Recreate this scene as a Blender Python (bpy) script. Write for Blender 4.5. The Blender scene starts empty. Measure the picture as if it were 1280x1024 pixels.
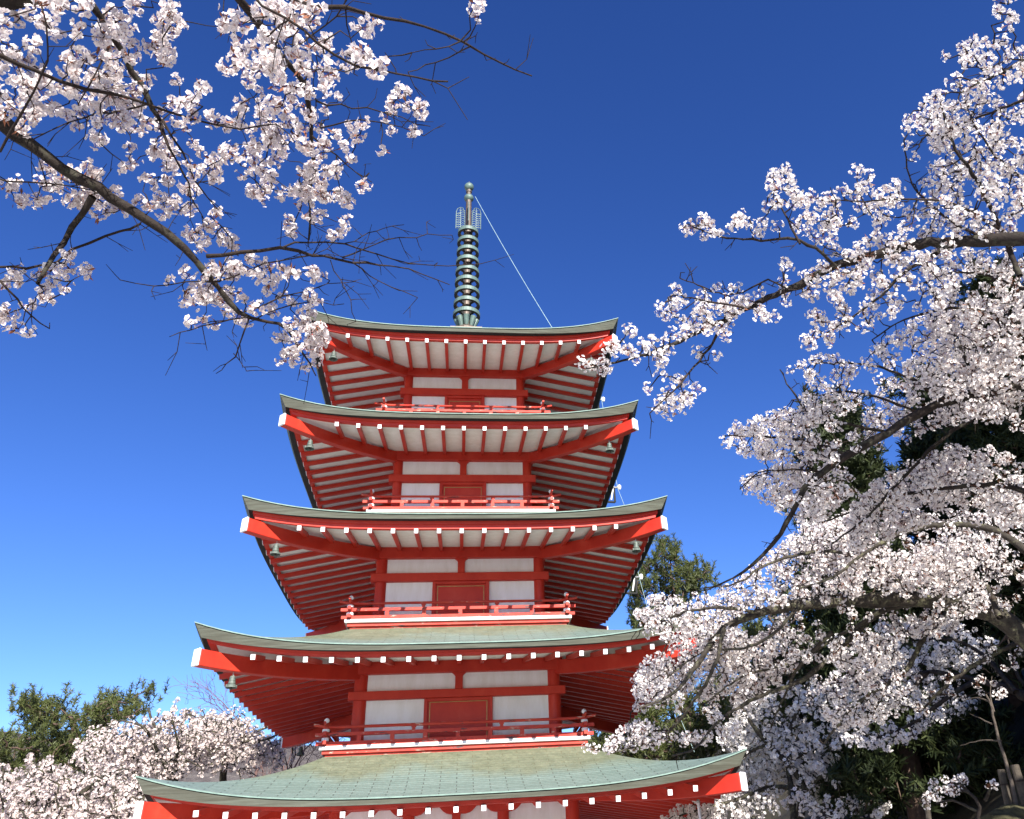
import bpy, bmesh, math, random
import numpy as np
from mathutils import Vector, Matrix, noise

S = bpy.context.scene
COL = S.collection
rng = np.random.default_rng(7)
random.seed(7)
R_ = math.radians

# ------------------------------------------------------------------ camera
F, PITCH, ROLL, YAW = 1081.793, 0.5304045, -0.0692216, -0.1726796
CX, CY, CZ, PX, PY = 0.04365, -19.64645, 0.86544, 745.5588, 487.8326
CAM = np.array([CX, CY, CZ])
_r0 = np.array([math.cos(YAW), math.sin(YAW), 0.0]); _f0 = np.array([-math.sin(YAW), math.cos(YAW), 0.0]); _z = np.array([0, 0, 1.0])
FWD = _f0 * math.cos(PITCH) + _z * math.sin(PITCH)
_u = -_f0 * math.sin(PITCH) + _z * math.cos(PITCH)
RIGHT = _r0 * math.cos(ROLL) + _u * math.sin(ROLL)
UP = -_r0 * math.sin(ROLL) + _u * math.cos(ROLL)
cd = bpy.data.cameras.new('camera'); cam = bpy.data.objects.new('camera', cd); COL.objects.link(cam)
cam.matrix_world = Matrix(((RIGHT[0], UP[0], -FWD[0], CX), (RIGHT[1], UP[1], -FWD[1], CY), (RIGHT[2], UP[2], -FWD[2], CZ), (0, 0, 0, 1)))
cd.sensor_fit = 'HORIZONTAL'; cd.sensor_width = 36; cd.lens = F / 1280 * 36
cd.shift_x = (640 - PX) / 1280; cd.shift_y = (PY - 512) / 1280
cd.clip_start = 0.1; cd.clip_end = 5000
S.camera = cam


def at(u, v, dist):
    """a place in the world: the way the eye looks at photo position (u, v), dist metres away"""
    d = RIGHT * ((u - PX) / F) - UP * ((v - PY) / F) + FWD
    return CAM + d / np.linalg.norm(d) * dist


# ------------------------------------------------------------------ light
SUN_AZ, SUN_EL = R_(10), R_(31.4)          # azimuth measured from -Y (behind the camera) towards +X
sdir = Vector((math.sin(SUN_AZ) * math.cos(SUN_EL), -math.cos(SUN_AZ) * math.cos(SUN_EL), math.sin(SUN_EL)))
W = bpy.data.worlds.new('World'); S.world = W; W.use_nodes = True
wn, wl = W.node_tree.nodes, W.node_tree.links
bg = wn['Background']
sky = wn.new('ShaderNodeTexSky'); sky.sky_type = 'NISHITA'; sky.sun_disc = False
sky.sun_elevation = SUN_EL; sky.sun_rotation = math.atan2(sdir.x, sdir.y)
sky.altitude = 900; sky.air_density = 1.0; sky.dust_density = 0.35; sky.ozone_density = 2.2
hs = wn.new('ShaderNodeHueSaturation'); hs.inputs['Saturation'].default_value = 1.25; hs.inputs['Hue'].default_value = 0.516
wl.new(sky.outputs[0], hs.inputs['Color']); gm_ = wn.new('ShaderNodeGamma'); gm_.inputs[1].default_value = 1.2
wl.new(hs.outputs[0], gm_.inputs[0]); wl.new(gm_.outputs[0], bg.inputs[0]); bg.inputs[1].default_value = 0.065
sl = bpy.data.lights.new('sun', 'SUN'); sl.energy = 4.6; sl.angle = R_(0.5); sl.color = (1.0, 0.955, 0.88)
so = bpy.data.objects.new('sun', sl); COL.objects.link(so)
so.rotation_euler = sdir.to_track_quat('Z', 'Y').to_euler(); so.location = (30, -60, 70)
S.view_settings.view_transform = 'Standard'; S.view_settings.look = 'None'
S.view_settings.exposure = 1.30; S.view_settings.gamma = 1.0

# ------------------------------------------------------------------ helpers


def tag(o, label=None, cat=None, group=None, kind=None):
    if label: o['label'] = label
    if cat: o['category'] = cat
    if group: o['group'] = group
    if kind: o['kind'] = kind
    return o


def empty(name, loc=(0, 0, 0)):
    o = bpy.data.objects.new(name, None); o.location = loc; o.empty_display_size = 0.2
    COL.objects.link(o); return o


class MB:
    def __init__(s): s.v = []; s.f = []; s.m = []; s.uv = None

    def quad(s, a, b, c, d, m=0):
        n = len(s.v); s.v += [tuple(a), tuple(b), tuple(c), tuple(d)]; s.f.append((n, n + 1, n + 2, n + 3)); s.m.append(m)

    def box(s, x0, x1, y0, y1, z0, z1, m=0):
        n = len(s.v)
        s.v += [(x0, y0, z0), (x1, y0, z0), (x1, y1, z0), (x0, y1, z0), (x0, y0, z1), (x1, y0, z1), (x1, y1, z1), (x0, y1, z1)]
        for f in ((3, 2, 1, 0), (4, 5, 6, 7), (0, 1, 5, 4), (1, 2, 6, 5), (2, 3, 7, 6), (3, 0, 4, 7)):
            s.f.append(tuple(n + i for i in f)); s.m.append(m)

    def sweep(s, sections, m=0, cap0=True, cap1=True, mcap0=None, mcap1=None):
        """loft closed sections (lists of equal length)"""
        n0 = len(s.v); k = len(sections[0])
        for sec in sections: s.v += [tuple(p) for p in sec]
        for i in range(len(sections) - 1):
            for j in range(k):
                a = n0 + i * k + j; b = n0 + i * k + (j + 1) % k
                s.f.append((a, b, b + k, a + k)); s.m.append(m)
        if cap0: s.f.append(tuple(n0 + j for j in reversed(range(k)))); s.m.append(m if mcap0 is None else mcap0)
        if cap1: s.f.append(tuple(n0 + (len(sections) - 1) * k + j for j in range(k))); s.m.append(m if mcap1 is None else mcap1)

    def beam(s, p0, p1, w, h, m=0, mcap0=None, mcap1=None, n=2, path=None):
        pts = [Vector(p) for p in (path or [p0, p1])]
        secs = []
        for i, p in enumerate(pts):
            t = (pts[min(i + 1, len(pts) - 1)] - pts[max(i - 1, 0)]).normalized()
            side = t.cross(Vector((0, 0, 1))).normalized(); up = side.cross(t).normalized()
            secs.append([p - side * w / 2 - up * h / 2, p + side * w / 2 - up * h / 2, p + side * w / 2 + up * h / 2, p - side * w / 2 + up * h / 2])
        s.sweep(secs, m, mcap0=mcap0, mcap1=mcap1)

    def tube(s, pts, rad, sides=8, m=0):
        pts = [Vector(p) for p in pts]
        if not hasattr(rad, '__len__'): rad = [rad] * len(pts)
        secs = []
        ref = None
        for i, p in enumerate(pts):
            t = (pts[min(i + 1, len(pts) - 1)] - pts[max(i - 1, 0)]).normalized()
            if ref is None: ref = t.orthogonal().normalized()
            ref = (ref - t * ref.dot(t)).normalized(); b = t.cross(ref)
            secs.append([p + (ref * math.cos(2 * math.pi * j / sides) + b * math.sin(2 * math.pi * j / sides)) * rad[i] for j in range(sides)])
        s.sweep(secs, m)

    def lathe(s, prof, c=(0, 0), sides=20, m=0):
        secs = [[(c[0] + r * math.cos(2 * math.pi * j / sides), c[1] + r * math.sin(2 * math.pi * j / sides), z) for j in range(sides)] for r, z in prof]
        s.sweep(secs, m)

    def build(s, name, mats, parent=None, smooth=False, bevel=0):
        me = bpy.data.meshes.new(name); me.from_pydata(s.v, [], s.f)
        if not isinstance(mats, (list, tuple)): mats = [mats]
        for q in mats: me.materials.append(q)
        me.polygons.foreach_set('material_index', s.m)
        if smooth: me.polygons.foreach_set('use_smooth', [True] * len(s.f))
        if s.uv:
            uvl = me.uv_layers.new(name='UVMap')
            flat = [c for f in s.f for i in f for c in s.uv[i]]
            uvl.data.foreach_set('uv', flat)
        me.update()
        o = bpy.data.objects.new(name, me); COL.objects.link(o); o.parent = parent
        if bevel:
            b = o.modifiers.new('bevel', 'BEVEL'); b.width = bevel; b.segments = 1; b.limit_method = 'ANGLE'
        return o


def npmesh(name, V, Fq, mats, midx=None, parent=None, smooth=False):
    """mesh from numpy arrays of vertices and quads"""
    me = bpy.data.meshes.new(name)
    V = np.asarray(V, np.float32); Fq = np.asarray(Fq, np.int32)
    k = Fq.shape[1]
    me.vertices.add(len(V)); me.vertices.foreach_set('co', V.ravel())
    me.loops.add(Fq.size); me.loops.foreach_set('vertex_index', Fq.ravel())
    me.polygons.add(len(Fq)); me.polygons.foreach_set('loop_start', np.arange(0, Fq.size, k, dtype=np.int32))
    me.polygons.foreach_set('loop_total', np.full(len(Fq), k, np.int32))
    for q in (mats if isinstance(mats, (list, tuple)) else [mats]): me.materials.append(q)
    if midx is not None: me.polygons.foreach_set('material_index', np.asarray(midx, np.int32))
    if smooth: me.polygons.foreach_set('use_smooth', np.ones(len(Fq), bool))
    me.update(calc_edges=True)
    o = bpy.data.objects.new(name, me); COL.objects.link(o); o.parent = parent
    return o


# ------------------------------------------------------------------ materials


def mat(name, rough=0.6, spec=0.4):
    m = bpy.data.materials.new(name); m.use_nodes = True
    b = m.node_tree.nodes['Principled BSDF']
    b.inputs['Roughness'].default_value = rough; b.inputs['Specular IOR Level'].default_value = spec
    return m, m.node_tree.nodes, m.node_tree.links, b


def noise_node(n, l, scale, detail=4, vec=None, rough=0.6, stretch=None, coord='Object'):
    t = n.new('ShaderNodeTexNoise'); t.inputs['Scale'].default_value = scale; t.inputs['Detail'].default_value = detail; t.inputs['Roughness'].default_value = rough
    if vec is None:
        tc = n.new('ShaderNodeTexCoord'); vec = tc.outputs[coord]
        if stretch:
            mp = n.new('ShaderNodeMapping'); mp.inputs['Scale'].default_value = stretch; l.new(vec, mp.inputs['Vector']); vec = mp.outputs[0]
    l.new(vec, t.inputs['Vector'])
    return t


def ramp(n, l, fac, stops):
    r = n.new('ShaderNodeValToRGB'); e = r.color_ramp.elements
    while len(e) < len(stops): e.new(0.5)
    for q, (p, c) in zip(e, stops): q.position = p; q.color = (*c, 1)
    l.new(fac, r.inputs[0]); return r


def mixc(n, l, fac, a, b, mode='MIX'):
    m = n.new('ShaderNodeMix'); m.data_type = 'RGBA'; m.blend_type = mode
    for sock, val in ((m.inputs[0], fac), (m.inputs[6], a), (m.inputs[7], b)):
        if hasattr(val, 'links'): l.new(val, sock)
        elif isinstance(val, tuple): sock.default_value = (*val, 1)
        else: sock.default_value = val
    return m.outputs[2]


def bump(n, l, b, h, strength=0.3, dist=0.02):
    bp = n.new('ShaderNodeBump'); bp.inputs['Strength'].default_value = strength; bp.inputs['Distance'].default_value = dist
    l.new(h, bp.inputs['Height']); l.new(bp.outputs[0], b.inputs['Normal'])


def make_red():
    m, n, l, b = mat('vermilion_paint', 0.5, 0.35)
    a = noise_node(n, l, 2.2, 8, rough=0.68, stretch=(1, 1, 0.6))
    c1 = ramp(n, l, a.outputs[0], [(0.25, (0.40, 0.019, 0.0105)), (0.55, (0.50, 0.033, 0.016)), (0.8, (0.56, 0.062, 0.034))])
    f = noise_node(n, l, 34, 8, rough=0.75)
    w = ramp(n, l, f.outputs[0], [(0.70, (0, 0, 0)), (0.76, (1, 1, 1))])
    k = n.new('ShaderNodeMath'); k.operation = 'MULTIPLY'; k.inputs[1].default_value = 0.35; l.new(w.outputs[0], k.inputs[0])
    l.new(mixc(n, l, k.outputs[0], c1.outputs[0], (0.66, 0.26, 0.2)), b.inputs['Base Color'])
    g = noise_node(n, l, 40, 4)
    bump(n, l, b, g.outputs[0], 0.12, 0.004)
    return m


def make_worn_red():
    """balcony timber: flaking paint with bare and blackened patches"""
    m, n, l, b = mat('flaking_vermilion_paint', 0.6, 0.3)
    a = noise_node(n, l, 3, 6)
    c1 = ramp(n, l, a.outputs[0], [(0.3, (0.40, 0.026, 0.016)), (0.7, (0.50, 0.060, 0.036))])
    f = noise_node(n, l, 6, 7, rough=0.7, stretch=(0.6, 0.6, 3))
    w = ramp(n, l, f.outputs[0], [(0.60, (0, 0, 0)), (0.64, (0.9, 0.9, 0.9))])
    g = noise_node(n, l, 5.1, 7, rough=0.7, stretch=(0.5, 0.5, 3))
    k = ramp(n, l, g.outputs[0], [(0.585, (0, 0, 0)), (0.61, (0.9, 0.9, 0.9))])
    c2 = mixc(n, l, w.outputs[0], c1.outputs[0], (0.55, 0.36, 0.28))
    l.new(mixc(n, l, k.outputs[0], c2, (0.05, 0.045, 0.045)), b.inputs['Base Color'])
    bump(n, l, b, f.outputs[0], 0.25, 0.006)
    return m


def make_plaster(name, c, dirt, rough=0.8):
    m, n, l, b = mat(name, rough, 0.25)
    a = noise_node(n, l, 3.2, 8, rough=0.68, stretch=(1.6, 1.6, 0.35))
    r1 = ramp(n, l, a.outputs[0], [(0.3, dirt), (0.62, c)])
    l.new(r1.outputs[0], b.inputs['Base Color'])
    g = noise_node(n, l, 22, 5); bump(n, l, b, g.outputs[0], 0.1, 0.004)
    return m


def make_copper():
    m, n, l, b = mat('patinated_copper_tile', 0.55, 0.4)
    uv = n.new('ShaderNodeUVMap')
    br = n.new('ShaderNodeTexBrick'); l.new(uv.outputs[0], br.inputs['Vector'])
    br.inputs['Scale'].default_value = 1; br.inputs['Brick Width'].default_value = 0.54; br.inputs['Row Height'].default_value = 0.125
    br.inputs['Mortar Size'].default_value = 0.0075; br.inputs['Mortar Smooth'].default_value = 0.2; br.inputs['Bias'].default_value = 0
    br.inputs['Color1'].default_value = (0.185, 0.250, 0.222, 1); br.inputs['Color2'].default_value = (0.150, 0.208, 0.182, 1); br.inputs['Mortar'].default_value = (0.060, 0.075, 0.066, 1)
    big = noise_node(n, l, 0.7, 5)
    sep = n.new('ShaderNodeSeparateXYZ'); l.new(uv.outputs[0], sep.inputs[0])
    mr = n.new('ShaderNodeMapRange'); mr.inputs[1].default_value = 0.5; mr.inputs[2].default_value = 3.4; l.new(sep.outputs[1], mr.inputs[0])
    ad = n.new('ShaderNodeMath'); ad.operation = 'ADD'; l.new(mr.outputs[0], ad.inputs[0]); l.new(big.outputs[0], ad.inputs[1])
    moss = ramp(n, l, ad.outputs[0], [(0.72, (0, 0, 0)), (0.98, (0.75, 0.75, 0.75))])
    st = noise_node(n, l, 5, 6, rough=0.7)
    mc = ramp(n, l, st.outputs[0], [(0.35, (0.10, 0.105, 0.055)), (0.65, (0.18, 0.185, 0.11))])
    c = mixc(n, l, moss.outputs[0], br.outputs[0], mc.outputs[0])
    fine = noise_node(n, l, 18, 6, rough=0.7)
    fr = ramp(n, l, fine.outputs[0], [(0.3, (0.72, 0.74, 0.72)), (0.7, (1.15, 1.12, 1.1))])
    l.new(mixc(n, l, 1.0, c, fr.outputs[0], 'MULTIPLY'), b.inputs['Base Color'])
    b.inputs['Metallic'].default_value = 0.0
    inv = n.new('ShaderNodeMath'); inv.operation = 'SUBTRACT'; inv.inputs[0].default_value = 1; l.new(br.outputs['Fac'], inv.inputs[1])
    bump(n, l, b, inv.outputs[0], 0.5, 0.012)
    return m


def make_fascia():
    m, n, l, b = mat('weathered_roof_edge', 0.65, 0.3)
    a = noise_node(n, l, 4, 7, rough=0.7, stretch=(0.35, 0.35, 8))
    r = ramp(n, l, a.outputs[0], [(0.3, (0.07, 0.068, 0.05)), (0.5, (0.105, 0.108, 0.082)), (0.7, (0.15, 0.165, 0.13))])
    l.new(r.outputs[0], b.inputs['Base Color'])
    bump(n, l, b, a.outputs[0], 0.3, 0.006)
    return m


def simple(name, c, rough=0.6, spec=0.4, metal=0.0, var=0.25, scale=9):
    m, n, l, b = mat(name, rough, spec); b.inputs['Metallic'].default_value = metal
    a = noise_node(n, l, scale, 6, rough=0.65)
    lo = tuple(x * (1 - var) for x in c); hi = tuple(min(1, x * (1 + var)) for x in c)
    r = ramp(n, l, a.outputs[0], [(0.3, lo), (0.7, hi)])
    l.new(r.outputs[0], b.inputs['Base Color'])
    return m


def make_leaf(name, cols, trans=0.35, rough=0.6, spec=0.2):
    m = bpy.data.materials.new(name); m.use_nodes = True
    n, l = m.node_tree.nodes, m.node_tree.links
    b = n['Principled BSDF']; b.inputs['Roughness'].default_value = rough; b.inputs['Specular IOR Level'].default_value = spec
    g = n.new('ShaderNodeNewGeometry')
    r = ramp(n, l, g.outputs['Random Per Island'], [(i / max(1, len(cols) - 1), c) for i, c in enumerate(cols)])
    l.new(r.outputs[0], b.inputs['Base Color'])
    t = n.new('ShaderNodeBsdfTranslucent'); l.new(r.outputs[0], t.inputs[0])
    mx = n.new('ShaderNodeMixShader'); mx.inputs[0].default_value = trans
    l.new(b.outputs[0], mx.inputs[1]); l.new(t.outputs[0], mx.inputs[2]); l.new(mx.outputs[0], n['Material Output'].inputs[0])
    return m


def make_bark(name, c, lichen=None, scale=18):
    m, n, l, b = mat(name, 0.85, 0.2)
    a = noise_node(n, l, scale, 7, rough=0.7)
    r = ramp(n, l, a.outputs[0], [(0.3, tuple(x * 0.5 for x in c)), (0.7, tuple(x * 1.5 for x in c))])
    col = r.outputs[0]
    if lichen:
        k = noise_node(n, l, scale * 0.7, 6, rough=0.75)
        kk = ramp(n, l, k.outputs[0], [(0.52, (0, 0, 0)), (0.62, (0.8, 0.8, 0.8))])
        col = mixc(n, l, kk.outputs[0], col, lichen)
    l.new(col, b.inputs['Base Color'])
    bump(n, l, b, a.outputs[0], 0.6, 0.02)
    return m


RED = make_red(); WORN = make_worn_red()
WHITE = make_plaster('white_plaster', (0.88, 0.88, 0.89), (0.76, 0.745, 0.72))
SOFFIT = make_plaster('white_soffit_board', (0.86, 0.845, 0.82), (0.74, 0.72, 0.68))
CAP = make_plaster('white_cap_paint', (0.84, 0.84, 0.84), (0.70, 0.69, 0.67), 0.55)
COPPER = make_copper(); FASCIA = make_fascia()
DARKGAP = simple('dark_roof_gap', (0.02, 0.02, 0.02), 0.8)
GOLD = simple('gold_trim', (0.40, 0.25, 0.08), 0.4, 0.5, 0.3)
BRONZE = simple('green_bronze', (0.10, 0.125, 0.105), 0.55, 0.5, 0.1, 0.35, 14)
PALEBRONZE = simple('pale_green_bronze', (0.095, 0.145, 0.125), 0.55, 0.5, 0.1, 0.3, 8)
RUST = simple('copper_brown_metal', (0.10, 0.075, 0.058), 0.5, 0.5, 0.3, 0.4, 10)
LIP = simple('patina_lip', (0.17, 0.25, 0.21), 0.6, 0.3, 0, 0.25, 7)
DARKBRONZE = simple('dark_bronze', (0.035, 0.035, 0.03), 0.6, 0.4, 0.1, 0.4, 10)
STEEL = simple('grey_steel', (0.4, 0.4, 0.4), 0.4, 0.5, 0.6)
CABLE = simple('pale_cable', (0.30, 0.42, 0.42), 0.5)
STONE = simple('grey_stone', (0.28, 0.27, 0.25), 0.85, 0.3, 0, 0.3, 6)

# ------------------------------------------------------------------ terrain


def ground_z(x, y):
    e = x - 6.0 - 0.08 * max(0, y + 8)
    e = max(0.0, e)
    h = 24 * (1 - math.exp(-e * 0.95 / 24)) - 0.0
    h = h if e > 0 else 0
    far = max(0.0, y - 16); h += 14 * (1 - math.exp(-max(0, x + 4) * 0.03)) * (1 - math.exp(-far * 0.05)) if x > -4 else 0
    fall = max(0.0, -x - 14)
    h -= min(14, fall * 0.12)
    return -0.75 + h + 0.10 * noise.noise(Vector((x * 0.35, y * 0.35, 1.3))) * (1 if x < 5 else 3)


def make_ground():
    xs = np.concatenate([np.linspace(-1500, -90, 10), np.arange(-80, -20, 4), np.arange(-20, 34, 0.7), np.arange(36, 90, 4), np.linspace(100, 1500, 10)])
    ys = np.concatenate([np.linspace(-600, -60, 8), np.arange(-50, -26, 3), np.arange(-26, 26, 0.7), np.arange(28, 90, 4), np.linspace(100, 2500, 12)])
    V = [(x, y, ground_z(x, y)) for y in ys for x in xs]
    nx = len(xs)
    Fq = [(j * nx + i, j * nx + i + 1, (j + 1) * nx + i + 1, (j + 1) * nx + i) for j in range(len(ys) - 1) for i in range(nx - 1)]
    m, n, l, b = mat('ground_earth', 0.9, 0.2)
    g = n.new('ShaderNodeNewGeometry'); sp = n.new('ShaderNodeSeparateXYZ'); l.new(g.outputs['Position'], sp.inputs[0])
    mr = n.new('ShaderNodeMapRange'); mr.inputs[1].default_value = 5.2; mr.inputs[2].default_value = 7.0; l.new(sp.outputs[0], mr.inputs[0])
    a = noise_node(n, l, 3, 7, rough=0.7)
    c1 = ramp(n, l, a.outputs[0], [(0.3, (0.46, 0.435, 0.40)), (0.7, (0.58, 0.555, 0.52))])
    c2 = ramp(n, l, a.outputs[0], [(0.3, (0.03, 0.024, 0.018)), (0.55, (0.06, 0.05, 0.03)), (0.75, (0.055, 0.07, 0.03))])
    l.new(mixc(n, l, mr.outputs[0], c1.outputs[0], c2.outputs[0]), b.inputs['Base Color'])
    bump(n, l, b, a.outputs[0], 0.8, 0.1)
    o = npmesh('ground', V, Fq, m, smooth=True); tag(o, 'pale gravel ground around the pagoda rising into a dark wooded slope', None, None, 'structure')


make_ground()


def make_hills():
    V = []; n_a, n_r = 140, 14
    for i in range(n_a):
        az = R_(-75 + 165 * i / (n_a - 1))      # from +Y, towards +X
        for j in range(n_r):
            r = 240 + j * 26
            k = math.sin(math.pi * min(1, j / (n_r - 1))) ** 1.2
            top = 80 + 13 * noise.noise(Vector((az * 3.1, 4.2, 0))) + 9 * noise.noise(Vector((az * 9, 1.2, 0)))
            z = -14 + k * top + 3.0 * noise.noise(Vector((az * 40, j * 0.5, 2))) * k
            V.append((r * math.sin(az), -19 + r * math.cos(az), z))
    Fq = [(i * n_r + j, (i + 1) * n_r + j, (i + 1) * n_r + j + 1, i * n_r + j + 1) for i in range(n_a - 1) for j in range(n_r - 1)]
    m, n, l, b = mat('bare_wooded_hill', 0.95, 0.1)
    a = noise_node(n, l, 0.25, 8, rough=0.8)
    r = ramp(n, l, a.outputs[0], [(0.32, (0.10, 0.085, 0.085)), (0.55, (0.17, 0.145, 0.135)), (0.7, (0.24, 0.21, 0.19))])
    l.new(r.outputs[0], b.inputs['Base Color']); bump(n, l, b, a.outputs[0], 1, 2.5)
    tag(npmesh('hills', V, Fq, m, smooth=True), 'bare brown winter hillside far behind the cherry trees', None, None, 'structure')


make_hills()

# ------------------------------------------------------------------ pagoda
RR = [4.751, 4.402, 4.054, 3.726, 3.494]          # eave half width
HM = [2.403, 4.829, 7.364, 9.730, 12.066]         # eave height, middle
HT = [2.867, 5.277, 7.733, 10.124, 12.459]        # eave height, corner
BB = [2.240, 2.000, 1.767, 1.560, 1.439]          # wall half width
HZ = [2.381, 4.707, 7.185, 9.571, 11.909]         # hip rafter end
PLT = [2.68, 5.13, 7.558, 9.931, 12.247]          # wall plate top, bottom
PLB = [2.45, 4.867, 7.289, 9.688, 12.021]
NGT = [1.75, 4.548, 6.963, 9.324, 11.663]
NGB = [1.58, 4.390, 6.789, 9.151, 11.486]
GLD = [1.40, 4.320, 6.685, 9.037, 11.341]
DW = [0.75, 0.655, 0.587, 0.520, 0.474]           # door half width
COLW = [0.28, 0.27, 0.24, 0.21, 0.20]
FLR = [-0.30, 3.330, 5.690, 8.105, 10.440]        # balcony base
BC = [0, 2.38, 2.16, 1.94, 1.83]                  # balcony post line
NRAF = [9, 8, 7, 6, 6]
RDROP = [0.205, 0.225, 0.29, 0.262, 0.275]          # rafter end below the eave
SP = 0.428
pagoda = empty('pagoda', (0, 0, -0.3))
tag(pagoda, 'five storey vermilion pagoda with upturned green copper roofs and white panels', 'pagoda')
P0 = Vector((0, 0, 0.3))     # child meshes are in world numbers, so shift by the root


def part(mb, name, mats, parent=None, **k):
    par = parent or pagoda
    o = mb.build(name, mats, par, **k)
    o.location = P0 if par is pagoda else (0, 0, 0)
    return o


def rot4(k, x, y):
    return [(x, y), (-y, x), (-x, -y), (y, -x)][k]


def strip4(mb, prof, i, ns=41, m=0, uvrow=None):
    """sweep a profile [(inset(s), z(s)), ...] round the four sides of roof i"""
    for k in range(4):
        n0 = len(mb.v)
        for a in range(ns):
            s = -1 + 2 * a / (ns - 1)
            for (ins, z) in prof:
                r = RR[i] - ins(s); x, y = rot4(k, s * r, -r)
                mb.v.append((x, y, z(s)))
        q = len(prof)
        for a in range(ns - 1):
            for j in range(q - 1):
                v = n0 + a * q + j
                mb.f.append((v, v + q, v + q + 1, v + 1)); mb.m.append(m)


spire_base = 14.12
for i in range(5):
    R, hm, rise, b = RR[i], HM[i], HT[i] - HM[i], BB[i]
    ee = lambda s, rise=rise: rise * abs(s) ** 3.4
    # --- copper roof
    wt = (BC[i + 1] - 0.02) if i < 4 else 0.36
    zt = (FLR[i + 1] + 0.03) if i < 4 else spire_base
    mb = MB(); mb.uv = []
    ns, nt = 49, 18
    for k in range(4):
        n0 = len(mb.v)
        for c in range(nt):
            t = c / (nt - 1)
            w = R + (wt - R) * t
            for a in range(ns):
                s = -1 + 2 * a / (ns - 1)
                x, y = rot4(k, s * w, -w)
                z = hm + (zt - hm) * (0.62 * t + 0.38 * t * t) + ee(s) * (1 - t) ** 2.2
                mb.v.append((x, y, z)); mb.uv.append((s * w + k * 13.7, t * math.hypot(R - wt, zt - hm)))
        for c in range(nt - 1):
            for a in range(ns - 1):
                v = n0 + c * ns + a; mb.f.append((v, v + 1, v + ns + 1, v + ns)); mb.m.append(0)
    roof = part(mb, 'roof', COPPER, smooth=True)
    # --- roof edge: copper lip, dark gap, weathered fascia, underside
    th = lambda s: 0.062 + 0.145 * abs(s) ** 3
    lip = MB()
    strip4(lip, [(lambda s: 0.0, lambda s: hm + ee(s)), (lambda s: 0.0, lambda s: hm + ee(s) - 0.018), (lambda s: 0.035, lambda s: hm + ee(s) - 0.020)], i)
    part(lip, 'roof_lip', LIP, roof)
    gap = MB()
    strip4(gap, [(lambda s: 0.034, lambda s: hm + ee(s) - 0.0205), (lambda s: 0.030, lambda s: hm + ee(s) - 0.034)], i)
    fa = MB(); fa.v, fa.f, fa.m = gap.v, gap.f, [1] * len(gap.f)
    ins = lambda s: 0.03 + 0.07 * abs(s) ** 3
    bot = lambda s: hm + ee(s) - 0.034 - th(s)
    strip4(fa, [(lambda s: 0.018, lambda s: hm + ee(s) - 0.0335), (lambda s: 0.018 + ins(s), bot)], i)
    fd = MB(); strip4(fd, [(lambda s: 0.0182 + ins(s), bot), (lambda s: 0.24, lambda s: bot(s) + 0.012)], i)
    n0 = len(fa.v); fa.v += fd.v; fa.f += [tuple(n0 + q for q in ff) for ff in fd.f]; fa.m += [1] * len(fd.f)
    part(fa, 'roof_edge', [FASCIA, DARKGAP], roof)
    bb = RDROP[i] - 0.05 - 0.105          # beam depth
    # --- eave: red stepped beam + white soffit
    eb = MB()
    b0 = lambda s: bot(s) + 0.008
    h2 = max(0.03, bb) ; h1_ = 0.45 * h2
    strip4(eb, [(lambda s: 0.185, b0), (lambda s: 0.193, lambda s: b0(s) - h1_), (lambda s: 0.225, lambda s: b0(s) - h1_ - 0.002), (lambda s: 0.232, lambda s: b0(s) - h2 - 0.008), (lambda s: 0.32, lambda s: b0(s) - h2 - 0.006)], i)
    eave = MB()
    zo = lambda s: hm - RDROP[i] + 0.075 + 0.55 * ee(s)
    zin = PLT[i] - 0.02
    nso, nto = 33, 8
    for k in range(4):
        n0 = len(eave.v)
        for c in range(nto):
            t = c / (nto - 1); w = (R - 0.24) + (b - 0.05 - R + 0.24) * t
            for a in range(nso):
                s = -1 + 2 * a / (nso - 1)
                x, y = rot4(k, s * w, -w)
                outer = bot(s) - 0.02 - bb * 0.6
                z = (outer + (zo(s) - outer) * min(1, t * 4)) * (1 - t) + zin * t
                eave.v.append((x, y, z))
        for c in range(nto - 1):
            for a in range(nso - 1):
                v = n0 + c * nso + a; eave.f.append((v, v + nso, v + nso + 1, v + 1)); eave.m.append(0)
    soff = part(eave, 'soffit', SOFFIT, smooth=True)
    part(eb, 'eave_beam', RED, soff)
    # --- rafters
    for k in range(4):
        for q in range(-NRAF[i], NRAF[i] + 1):
            x = q * SP
            s = x / R
            y1 = -(R - (0.185 if k % 2 == 0 or i < 2 else 0.25)); cu = 0.55 if k % 2 == 0 or i < 2 else 0.9; y0 = -max(b - 0.03, abs(x) - 0.02)
            zz1 = hm - RDROP[i] + cu * ee(s)
            f = (abs(y1) - abs(y0)) / (R - 0.185 - b)
            zz0 = zz1 + (zin - 0.055 - (hm - RDROP[i])) * f
            rb = MB()
            p1, p0 = Vector((*rot4(k, x, y1), zz1)), Vector((*rot4(k, x, y0), zz0))
            rb.beam(p0, p1, 0.068, 0.085, 0)
            d = (p1 - p0).normalized(); rb.beam(p1 + d * 0.001, p1 + d * 0.012, 0.074, 0.086, 1)
            if k == 0 or (i == 4 and k in (1, 3) and (q if k == 3 else -q) >= 0):
                part(rb, 'rafter', [RED, CAP], soff)
            else:
                if i == 0 and k == 1 and q == -NRAF[0]: SIDE = MB()
                n0 = len(SIDE.v); SIDE.v += rb.v; SIDE.f += [tuple(n0 + j for j in ff) for ff in rb.f]; SIDE.m += rb.m
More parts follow.
